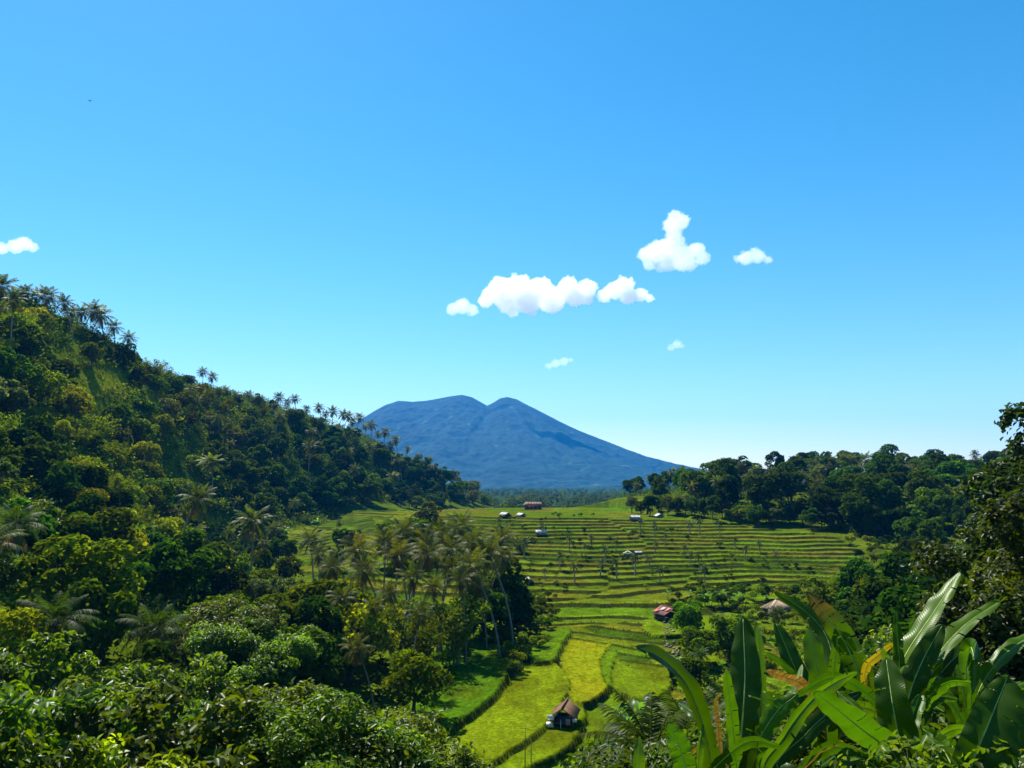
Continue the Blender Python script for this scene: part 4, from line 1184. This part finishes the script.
def best_roll(pts, dark):
    """Turn of the blade that puts it edge-on to the sun (dark) or square to it."""
    P = np.asarray(pts, float); t = P[-1] - P[0]; t /= np.linalg.norm(t)
    m = P.mean(0); vw = -m / np.linalg.norm(m)
    sd = np.cross(t, vw); sd /= np.linalg.norm(sd); nr = np.cross(sd, t)
    best = None
    for r in np.linspace(-.75, .75, 31):
        q = abs((-sd * math.sin(r) + nr * math.cos(r)) @ np.array(SUNV))
        if best is None or (q < best[0] if dark else q > best[0]): best = (q, r)
    return best[1]

G1, G2, G3, G4 = (.034, .095, .002), (.055, .145, .003), (.075, .155, .003), (.030, .074, .001)  # the last, darkest green paints shade into the blades turned from the sun
YEL = (.26, .19, .01)
PLT = [
 # label, stem foot (u, y), stem top (u, v, y), leaves: (points, width, dark?, colour, torn, extra)
 ('banana plant with one straight dark leaf standing upright before the paddies', (736, 9.0), (738, 790, 9.0), [
   ([(737,800,9.0),(741,740,9.0),(745,680,9.1),(743,616,9.3)], .50, True, G4, .0, dict(fold=.2)),
   ([(716,810,8.9),(708,745,8.6),(690,690,8.3),(664,660,8.0),(636,646,7.8)], .36, True, G4, .1, dict(fold=.5)),
   ([(750,800,9.3),(756,740,9.6),(761,690,9.9),(757,622,10.1)], .30, False, G3, .5, dict(fold=.3)),
   ([(738,795,8.9),(722,760,8.8),(718,725,8.8),(716,700,8.8),(722,694,8.8)], .12, False, G1, .6, dict(dry=.9, label='dry cream coloured hanging leaf')),
 ]),
 ('young banana plant at the bottom edge showing two narrow upright leaves', (690, 8.2), (693, 800, 8.2), [
   ([(694,812,8.2),(697,780,8.2),(699,750,8.2),(703,724,8.3)], .17, False, G3, .0, dict(fold=.7)),
   ([(644,830,8.0),(641,790,8.0),(639,760,8.0),(640,736,8.1)], .26, False, G3, .0, dict(fold=.3)),
   ([(672,810,8.2),(664,785,8.2),(690,755,8.3),(700,745,8.3)], .12, False, G1, .4, dict(dry=.9, label='tan coloured dead leaf')),
 ]),
 ('banana plant with a long torn yellow tipped leaf and a reddish brown dead leaf', (826, 11.0), (828, 745, 11.0), [
   ([(826,760,11.0),(815,715,11.2),(796,670,11.5),(775,621,11.8)], .42, True, G1, .1, dict(fold=.3)),
   ([(828,760,10.8),(824,715,10.7),(818,670,10.7),(808,626,10.8)], .56, False, G1, .1, dict(fold=.25)),
   ([(832,750,11.4),(836,690,11.6),(828,640,11.9),(806,612,12.2),(774,592,12.6)], .34, True, G1, .1, dict(fold=.3)),
   ([(868,740,11.0),(864,690,11.0),(851,655,11.1),(832,622,11.2),(806,591,11.4)], .50, False, G3, .85, dict(fold=.15, tipdry=.9, label='torn leaf with a yellow midrib and withered tip')),
   ([(822,745,10.8),(812,700,10.5),(800,683,10.4),(785,677,10.4),(766,670,10.4)], .32, False, G1, .5, dict(dry=1.0, label='reddish brown dead leaf')),
   ([(822,750,10.7),(800,722,10.6),(790,700,10.6),(795,690,10.6),(802,664,10.8)], .22, False, G3, .3, dict(fold=.3)),
   ([(830,750,11.2),(846,730,11.4),(858,700,11.8),(865,660,12)], .3, True, G4, .2, dict(fold=.3)),
 ]),
 ('banana plant with a wide bright slanting leaf beside a tall dark leaf', (893, 8.6), (896, 790, 8.6), [
   ([(905,775,8.6),(899,757,8.4),(864,731,8.1),(838,710,7.9),(815,692,7.8)], .46, False, G2, .05, dict(fold=.2, label='wide bright leaf with a pale midrib')),
   ([(900,810,8.5),(902,760,8.3),(893,705,8.3),(886,657,8.5)], .56, True, G4, .0, dict(fold=.35)),
   ([(770,775,8.9),(784,737,9.0),(812,700,9.2),(836,682,9.4),(858,672,9.6)], .30, False, G3, .3, dict(fold=.55)),
   ([(780,770,9.4),(805,735,9.6),(830,712,9.8),(862,692,10.0)], .30, True, G4, .1, dict(fold=.3)),
   ([(885,800,8.6),(870,765,8.6),(850,752,8.6),(835,748,8.7)], .2, False, G2, .2, dict(fold=.3)),
   ([(796,790,8.2),(815,758,8.2),(828,749,8.2),(846,742,8.2)], .03, False, G1, .0, dict(dry=1.0, label='bare brown leaf stalk')),
 ]),
 ('tallest banana plant with two bright leaves slanting up to the right', (902, 10.2), (903, 735, 10.2), [
   ([(895,740,10.2),(893,690,10.2),(906,655,10.2),(934,612,10.3),(960,572,10.5)], .46, False, G3, .15, dict(fold=.35, lop=.8)),
   ([(902,745,9.9),(908,700,9.8),(922,662,9.8),(943,624,9.9)], .42, True, G4, .0, dict(fold=.3)),
   ([(915,745,10.4),(920,690,10.5),(938,655,10.6),(965,625,10.8),(1000,601,11.0)], .42, False, G3, .2, dict(fold=.45)),
   ([(912,740,10.8),(925,700,11),(945,668,11.2),(975,640,11.5)], .36, True, G4, .1, dict(fold=.3)),
   ([(892,735,10.6),(868,690,10.7),(866,668,10.7),(878,655,10.7),(896,641,10.8)], .22, False, YEL, .6, dict(fold=.4, label='yellow withering leaf')),
   ([(905,740,10.0),(897,700,10.1),(893,672,10.2),(906,664,10.3)], .2, False, G3, .3, dict(fold=.3)),
 ]),
 ('banana plant near the right edge with a drooping leaf and a bright arching leaf', (972, 10.6), (972, 745, 10.6), [
   ([(972,740,10.6),(978,695,10.6),(995,665,10.6),(1015,646,10.7),(1042,630,10.9)], .36, False, G3, .2, dict(fold=.45)),
   ([(970,742,10.8),(966,680,11),(970,648,11),(974,660,10.6),(973,695,10.4)], .36, False, G2, .2, dict(fold=.3)),
   ([(965,745,10.7),(952,700,10.9),(945,672,11.2),(948,640,11.5)], .42, True, G4, .1, dict(fold=.3)),
   ([(980,745,10.4),(998,715,10.3),(1012,698,10.3),(1040,690,10.3)], .34, False, G2, .2, dict(fold=.3)),
 ]),
 ('banana plant in the bottom corner with one big dark leaf', (968, 7.0), (966, 800, 7.0), [
   ([(962,810,7.0),(972,765,7.0),(990,720,7.0),(1008,676,7.1)], .44, True, G4, .0, dict(fold=.4, lop=1.9)),
   ([(985,810,7.2),(1000,780,7.2),(1020,755,7.2),(1045,742,7.3)], .34, False, G1, .0, dict(fold=.3)),
 ]),
]
for i, (lab, (fu, fy), top, lvs) in enumerate(PLT):
    tp = at(*top); g = ground_at(at(fu, 700, fy).x, fy)
    foot = Vector((at(fu, 700, fy).x, fy, g))
    root = empty('banana_plant', foot)
    tag(root, lab, 'banana plant', 'banana plants close by')
    def loc(p): return np.array(at(*p)) - np.array(foot)
    b = MB()
    d = np.array(tp) - np.array(foot)
    b.tube([(0, 0, -.3), d * .3, d * .7, d, d + np.array([0, 0, .25])], [.12, .11, .085, .06, .03], 10, (.13, .13, .04))
    b.build('pseudostem', M_bark, root, True)
    lvs = list(lvs)
    rr = random.Random(40 + i)
    for k in range((3, 2, 9, 9, 9, 8, 3)[i]):            # more leaves fanning out of the same stem
        a = rr.uniform(-1.25, 1.25); Lp = rr.uniform(70, 130); u0, v0, y0 = top
        dy = rr.uniform(-.25, 1.0)
        p = [(u0, v0, y0)] + [(u0 + Lp * t * math.sin(a * (.6 + .4 * t)), v0 - Lp * t * math.cos(a * (.5 + .75 * t * t)), y0 + dy * t) for t in (.35, .7, 1.0)]
        lvs.append((p, rr.uniform(.20, .32), rr.random() < .4, rr.choice([G1, G2, G2, G3]), rr.choice([.2, .4, .7]), dict(fold=rr.uniform(.2, .5))))
    for j, (pts, W, dark, col, torn, kw) in enumerate(lvs):
        P = [np.array(at(*p)) for p in pts]
        if np.linalg.norm(P[0] - np.array(tp)) > .12: P = [np.array(tp)] + P
        rl = best_roll(P[-3:], dark)
        o = banana_leaf(root, P, W * .74, rl, col=col, torn=torn, seed=i * 20 + j, **kw)
        o.matrix_parent_inverse = Matrix.Translation(-foot)

# leafy shrubs under the banana plants
K['leafy'] = []
for s, cl, lk in ((64, (.085, .135, .006), 'yellow green oval leaved shrub'), (65, (.055, .10, .005), 'green oval leaved shrub')):
    t, c = shrub(s, (.6, .6, .45), 520, .075, .042, cl, True, 14)
    K['leafy'].append(Kind('shrub', 'shrub', lk, [('stems', t), ('crown', c)], [M_bark, M_leaf], .6, .75))
K['thicket'] = []
for s, cl, lk in ((66, (.036, .07, .003), 'dark tangled bush'), (67, (.055, .10, .003), 'mid green bush')):
    t, c = shrub(s, (1.6, 1.6, 1.3), 2300, .14, .07, cl, True, 20)
    K['thicket'].append(Kind('bush', 'bush', lk, [('stems', t), ('crown', c)], [M_bark, M_leaf], 1.6, 2.2))
plant_hand([('leafy',925,706,7.8,1.0),('leafy',950,700,7.6,1.1),('leafy',985,708,7.9,1.0),('leafy',1015,712,7.6,1.0),('leafy',905,735,7.2,.9),('leafy',940,735,6.8,.9),('leafy',1000,735,6.6,.9),
   ('leafy',960,715,9,1.1),('leafy',1000,700,9.4,1.1),('leafy',930,720,9,1.0),('leafy',975,740,7,1),('leafy',1010,745,6.8,1),('leafy',1035,700,9,1.1)], 'foreground')
plant_hand([('thicket',u,v,y,s) for u, v, y, s in ((620,735,21,.8),(640,748,16,.7),(668,752,14,.7),(700,745,14,.8),(730,740,13,.8),(760,745,12.5,.8),(790,715,15,.9),(860,735,11,.7),(890,745,10.5,.6),(770,735,17,.9),(850,640,19,1.1),(880,655,17,1.1),(915,640,19,1.2),(950,635,20,1.3),(985,650,17,1.2),(1015,640,18,1.2),(870,690,13,.9),(905,690,13,.9),(945,685,13,1.0),(985,690,13,1.0),(1020,690,13,1.0),
   (800,690,18,1.0),(830,700,15,.9),(770,700,20,1.0),(745,715,22,1.0),(780,735,13,.8),(820,735,11.5,.7),(700,730,24,1.1),(725,700,30,1.2),(760,670,34,1.3),(800,650,30,1.3),(830,640,26,1.2),(690,700,34,1.1),(670,740,22,1.0),(650,725,30,1.0),(620,752,27,1.0),(705,680,40,1.2),(740,660,44,1.3),(775,645,46,1.3),(860,615,40,1.5))], 'foreground')

# ------------------------------------------------------------------ huts and the house
def hut(name, label, cat, foot, W, Ln, Hr, He, rz, roof, wall, group=None, posts=True, walls=0.0, over=.35, hip=0.0, extra=None):
    root = empty(name, foot, rz)
    tag(root, label, cat, group)
    th = .09
    b = MB()
    w2, l2 = W / 2 + over, Ln / 2 + over
    rd = np.random.default_rng(int(abs(foot[0]) * 7))
    for sg in (-1, 1):                                   # each slope in weathered strips
        k = 7
        for i in range(k):
            y0, y1 = -l2 + 2 * l2 * i / k, -l2 + 2 * l2 * (i + 1) / k - .015
            ya, yb = np.clip([y0, y1], -l2 + hip, l2 - hip) if hip else (y0, y1)
            up = rd.uniform(0, .03)
            b.slab([(0.01 * sg, ya, Hr + up), (0.01 * sg, yb + (1e-3 if hip else 0), Hr + up), (sg * w2, y1, He + up), (sg * w2, y0, He + up)], th, np.array(roof) * rd.uniform(.75, 1.25))
    if hip:
        for sg in (-1, 1):
            b.slab([(-.01, sg * (l2 - hip), Hr), (.01, sg * (l2 - hip), Hr), (w2, sg * l2, He), (-w2, sg * l2, He)], th, np.array(roof) * .9)
    ro = b.build('roof', M_solid, root)
    b = MB(); b.tube([(0, -l2 + hip, Hr + .06), (0, l2 - hip, Hr + .06)], .08, 6, np.array(roof) * .8); b.build('ridge_cap', M_solid, ro)
    if posts:
        for sx in (-1, 1):
            for sy in (-1, 1):
                b = MB(); b.tube([(sx * W / 2, sy * Ln / 2, -.5), (sx * W / 2, sy * Ln / 2, He + .1)], .07, 6, (.16, .12, .08)); b.build('post', M_bark, root)
    if walls:
        h = He * walls
        for nm, c, s in (('back_wall', (0, Ln / 2 - .12, h / 2), (W - .2, .06, h)), ('side_wall', (-W / 2 + .1, 0, h / 2), (.06, Ln - .4, h)), ('side_wall', (W / 2 - .1, 0, h / 2), (.06, Ln - .4, h))):
            b = MB(); b.box(c, s, col=wall); b.build(nm, M_solid, root)
        b = MB(); b.box((0, 0, .32), (W - .35, Ln - .35, .12), col=(.14, .10, .07)); b.build('platform', M_bark, root)
    if extra: extra(root)
    return root
def spot(u, v, y=None):
    return hit(u, v)
def hang(root, c, s, col, nm='cloth', rz=0):
    b = MB(); n = 6
    for i in range(n):
        b.box((c[0] + s[0] * ((i + .5) / n - .5), c[1] + .02 * (i % 2), c[2] - .03 * (i % 3)), (s[0] / n * .98, .02, s[2]), col=np.array(col) * (.9 + .1 * (i % 2)))
    b.build(nm, M_cloth, root)
def field_extra(r):
    hang(r, (-1.25, -1.95, 1.1), (.7, .02, .5), (.8, .8, .78)); hang(r, (1.35, -1.95, .92), (.45, .02, .35), (.8, .8, .8)); hang(r, (.62, -1.75, .65), (.5, .02, .7), (.6, .34, .30))
    b = MB(); b.box((-1.35, -2.1, .35), (.6, .5, .45), .3, (.75, .74, .7)); b.build('sack', M_cloth, r)
    b = MB(); b.tube([(-.1, -2.2, -.3), (-.1, -2.25, 1.0)], .035, 5, (.6, .58, .5)); b.build('stake', M_bark, r)
hut('field_hut', 'brown roofed open field hut standing alone on the bright lower paddies', 'hut', spot(565, 724, 84), 2.25, 3.2, 2.1, 1.0, R(-13), (.13, .068, .03), (.08, .06, .05), walls=.7, over=.35, extra=field_extra)
def red_extra(r):
    for i, (c, s, cl) in enumerate((((-.8, -1.3, 1.98), (1.0, .8, .03), (.42, .13, .12)), ((-.9, .1, 1.98), (.9, 1.0, .03), (.42, .30, .27)), ((.8, -1.2, 1.99), (.9, .9, .03), (.45, .33, .28)), ((.9, .8, 1.98), (1.1, .9, .03), (.45, .12, .09)), ((-1.7, 1.0, 1.55), (.8, .9, .03), (.5, .10, .09)), ((1.9, -.4, 1.5), (.7, 1.2, .03), (.38, .30, .24)))):
        b = MB(); sg = -1 if c[0] < 0 else 1
        b.box((c[0], c[1], 2.45 - abs(c[0]) * .46 + .09), s, M=Matrix.Rotation(sg * math.atan(.46), 3, 'Y'), col=cl); b.build('roof_patch', M_cloth, r)
hut('patched_hut', 'hut with a ragged red and white patched roof at the foot of the terraces', 'hut', spot(668, 621, 141), 3.6, 3.4, 2.4, 1.3, R(24), (.14, .06, .05), (.05, .05, .07), walls=.95, over=.4, extra=red_extra)
hut('tan_hut', 'hut with a tan pyramid roof half hidden by bushes and banana leaves', 'hut', spot(777, 616, 142), 3.6, 3.6, 2.9, 1.4, R(35), (.27, .19, .12), (.10, .07, .06), walls=.9, hip=1.9)
WH = [('white_roofed_shed', 'larger white roofed shed in the middle of the terraces', 628, 556, 232, 3.0, 0.2), ('white_roofed_shed', 'smaller white roofed shed touching the larger one in mid terraces', 638, 555, 236, 1.8, -.3),
      ('white_roofed_shed', 'white roofed shed at the top of the terraces close under the right wood', 659, 518, 352, 3.6, .1), ('white_roofed_shed', 'grey white shed left of the one under the right wood', 635, 520, 345, 3.6, .5),
      ('white_roofed_shed', 'white roofed shed among bushes on the upper left terraces', 541, 537, 300, 3.6, .2), ('white_roofed_shed', 'white roofed shed at the far rim of the terraces, leftmost of two', 505, 517, 395, 3.6, .1), ('white_roofed_shed', 'white roofed shed at the far rim of the terraces, rightmost of two', 521, 517, 398, 3.2, -.2),
      ('white_roofed_shed', 'lone low pale shed beside the dark tree of the palm grove', 529, 582, 190, 2.2, .1)]
for nm, lab, u, v, y, W, rz in WH:
    hut(nm, lab, 'shed', spot(u, v, y), W * .7, W * .8, W * .42, W * .2, rz * 2.5 + R(30 + 37 * (u % 5)), (.42, .42, .41), (.2, .18, .16), group='white roofed sheds on the terraces', walls=.9, over=.2)
def house_extra(r):
    b = MB(); b.box((0, 0, .9), (4.1, 7.2, 1.8), col=(.22, .10, .08)); b.build('wall', M_solid, r)
    for y in (-2.6, -.9, .9, 2.6):
        b = MB(); b.box((2.07, y, 1.0), (.06, .8, .8), col=(.03, .03, .035)); b.build('window', M_solid, r)
hut('house', 'long brown roofed house with reddish walls at the far rim of the terraces', 'house', spot(533, 509.5), 4.2, 7.5, 3.4, 1.8, R(-84), (.13, .075, .055), (.16, .08, .06), posts=False, extra=house_extra, over=.5, hip=1.0)

# scarecrow poles by the lower paddies
def bamboo_pole(label, foot, h, bar):
    r = empty('bamboo_pole', foot); tag(r, label, 'pole', 'bamboo poles on the lower paddies')
    b = MB(); b.tube([(0, 0, -.4), (.02, 0, h * .5), (.05, 0, h)], [.05, .042, .03], 6, (.10, .085, .05)); b.build('shaft', M_bark, r, True)
    if bar:
        b = MB(); b.tube([(-.55, -.05, h * .93), (.50, -.05, h * .91)], .025, 5, (.10, .085, .05)); b.build('crossbar', M_bark, r)
bamboo_pole('taller thin bamboo pole with a crossbar on the paddy before the field hut', spot(525, 772, 71), 4.0, True)
bamboo_pole('shorter thin bamboo pole without crossbar beside the taller pole', spot(531, 768, 72), 2.3, False)

# stones and rubble spilling from the patched hut down to the paddies
def rubble():
    rng = np.random.default_rng(12); b = MB()
    path = np.array([on_level(u, v, -25.6) for u, v in ((667, 623), (669, 630), (668, 640), (671, 648), (680, 654), (690, 660))])
    import bmesh
    bb = bmesh.new(); bmesh.ops.create_icosphere(bb, subdivisions=1, radius=1); iv = np.array([v.co for v in bb.verts]); it = np.array([[v.index for v in f.verts] for f in bb.faces]); bb.free()
    P = spline(path, 70)
    for p in P:
        x, y = p[0] + rng.normal(0, .55), p[1] + rng.normal(0, 1.4)
        r = rng.uniform(.08, .36)
        b.add(iv * (1 + rng.normal(0, .18, iv.shape)) * r * np.array([1, 1, .8]) + np.array([x, y, ground_at(x, y) + r * .3]), None, it, np.array([.20, .16, .11]) * rng.uniform(.2, 1.4))
    tag(b.build('rubble', M_solid), 'tan stones spilling down from the patched hut to the paddies', 'rubble', kind='stuff')
rubble()

# a bird high up
def bird():
    r = empty('bird', at(90, 101, 120), .6); tag(r, 'tiny dark bird high in the blue sky', 'bird')
    b = MB(); b.tube([(0, -.22, 0), (0, -.14, .01), (0, 0, .02), (0, .14, .01), (0, .30, 0)], [.01, .05, .07, .045, .02], 8, (.03, .03, .035))
    for sg in (-1, 1):
        b.add([(0, .08, .03), (sg * .22, .12, .12), (sg * .46, -.02, .08), (sg * .20, -.06, .10), (0, -.08, .03)], None, [(0, 1, 3), (1, 2, 3), (0, 3, 4)], (.03, .03, .035))
    b.add([(-.03, -.2, 0), (.03, -.2, 0), (.07, -.36, 0), (-.07, -.36, 0)], [(0, 1, 2, 3)], None, (.03, .03, .035))
    b.build('body', M_bark, r, True)
bird()
# ------------------------------------------------------------------ what can be seen, and what each plant is called
def finish():
    import time
    t0 = time.time()
    bpy.context.view_layer.update()
    # a small depth picture of every vertex: which thing is in front where
    GW, GH = 512, 384
    zb = np.full(GW * GH, 1e9); ib = np.full(GW * GH, -1); ids = []
    cp, sp = math.cos(PITCH), math.sin(PITCH); cache = {}
    for pas in (0, 1):
        for o in C.objects:
            if o.type != 'MESH' or o.name.startswith(('haze', 'cloud')): continue
            me = o.data
            if me.name not in cache:
                a = np.empty(len(me.vertices) * 3, np.float32); me.vertices.foreach_get('co', a); cache[me.name] = a.reshape(-1, 3)
            Mw = np.array(o.matrix_world); v = cache[me.name] @ Mw[:3, :3].T + Mw[:3, 3]
            f = v[:, 1] * cp + v[:, 2] * sp; ok = f > .5; v, f = v[ok], f[ok]
            u = ((512 + FPX * v[:, 0] / f) / 2).astype(int); w_ = ((384 - FPX * (-v[:, 1] * sp + v[:, 2] * cp) / f) / 2).astype(int)
            ok = (u >= 0) & (u < GW) & (w_ >= 0) & (w_ < GH); k = w_[ok] * GW + u[ok]; f = f[ok]
            if pas == 0: np.minimum.at(zb, k, f)
            else:
                r = o
                while r.parent: r = r.parent
                hit = k[f <= zb[k] + .02]
                ids.append(r.name); ib[hit] = len(ids) - 1
    seen = {}
    for idx in np.nonzero(ib >= 0)[0]:
        s = seen.setdefault(ids[ib[idx]], [0, 0, 0]); s[0] += 1; s[1] += (idx % GW) * 2 + 1; s[2] += (idx // GW) * 2 + 1
    ORD = ['leftmost', 'second', 'third', 'fourth', 'fifth', 'sixth', 'seventh', 'eighth', 'ninth', 'tenth', 'eleventh', 'twelfth', 'thirteenth', 'fourteenth', 'fifteenth', 'sixteenth', 'seventeenth', 'eighteenth', 'nineteenth', 'twentieth']
    def where(zone, u, v):
        if zone == 'crest': return 'on the crest of the long hill', 'palms on the crest of the long hill'
        if zone == 'hillside':
            c = 'by the clearing' if u < 175 else 'before the brown trees' if u < 262 else 'above the palm grove' if u < 375 else 'at its far end'
            f = np.interp(u, [0, 155, 300, 460], [300, 378, 408, 480]); lo = np.interp(u, [0, 200, 460], [600, 540, 510])
            k = (v - f) / (lo - f)
            return ('high on' if k < .33 else 'halfway up' if k < .66 else 'low on') + ' the hill ' + c, 'trees on the long hill'
        if zone == 'right wood':
            c = 'by the volcano' if u < 700 else 'behind the terraces' if u < 800 else 'above the stepped terraces' if u < 890 else 'towards the big tree'
            return ('along the top of' if v < 474 else 'inside' if v < 502 else 'at the foot of') + ' right wood ' + c, 'trees of the right wood'
        if zone == 'valley left': return 'between hill and palm grove ' + ('at left' if u < 240 else 'near the palms' if u > 330 else 'midway'), 'trees between hill and grove'
        if zone == 'right slope': return 'on the slope right of the terraces', 'trees on the right slope'
        if zone == 'palm grove': return ('in the back' if v < 560 else 'in the middle' if v < 605 else 'in the front') + ' of the palm grove', 'plants of the palm grove'
        if zone == 'near left':
            c = 'at the left edge' if u < 70 else 'left of the tall palm' if u < 150 else 'right of the tall palm' if u < 240 else 'before the palm grove'
            return ('in bottom thicket ' if v > 675 else 'in near thicket ' if v > 590 else 'at the hill foot ') + c, 'trees of the near thicket'
        if zone == 'near right': return ('under the big dark tree' if u > 860 else 'before the small paddies'), 'trees near the banana plants'
        if zone == 'terraces':
            c = 'by the lower paddies' if u < 560 else 'mid terraces' if u < 680 else 'right hand terraces' if u < 790 else 'terrace end by the wood'
            return ('upper ' if v < 545 else 'middle ' if v < 575 else 'lower ') + c, 'plants on the terraces'
        return ('among the banana plants' if v > 690 else 'behind the banana plants') + (' below the terraces' if u < 850 else ' near right edge'), 'bushes round the banana plants'
    roots = [o for o in C.objects if o.parent is None and o.type == 'EMPTY' and 'zone' in o]
    fam, gone = {}, 0
    look = {}
    for kk in K.values():
        for k in kk: look[k.name + '|' + k.parts[1][1].name] = k.look
    for r in roots:
        s = seen.get(r.name)
        ch = list(r.children)
        if not s:
            for c in ch: bpy.data.objects.remove(c)
            bpy.data.objects.remove(r); gone += 1; continue
        u, v = s[1] / s[0], s[2] / s[0]
        lk = look.get(r.name.split('.')[0] + '|' + next((c.data.name for c in ch if (r.name.split('.')[0] + '|' + c.data.name) in look), ''), 'green plant')
        ph, grp = where(r['zone'], u, v)
        r['group'] = grp
        fam.setdefault((lk, ph), []).append((u, r))
    for (lk, ph), rs in fam.items():
        rs.sort(key=lambda q: q[0])
        for i, (u, r) in enumerate(rs):
            n = len(rs)
            if n == 1: lab = f'{lk} {ph}'
            elif i == 0: lab = f'{lk} {ph}, leftmost'
            elif i == n - 1: lab = f'{lk} {ph}, rightmost'
            else: lab = f'{lk} {ph}, {ORD[i] if i < len(ORD) else "far along"} from left'
            if len(lab.replace(',', '').split()) > 16: lab = lab.replace(' from left', '').replace('halfway up', 'midway up').replace(' looking', '').replace('towards the big tree', 'by the big tree').replace('before the brown trees', 'by brown trees').replace('above the palm grove', 'above the grove').replace('above the stepped terraces', 'above the terraces')
            r['label'] = lab
    for r in list(C.objects):
        if r.parent is None and 'zone' in r: del r['zone']
    print('seen', len(seen), 'removed', gone, 'labels', len(fam), 'time', round(time.time() - t0, 1))
finish()
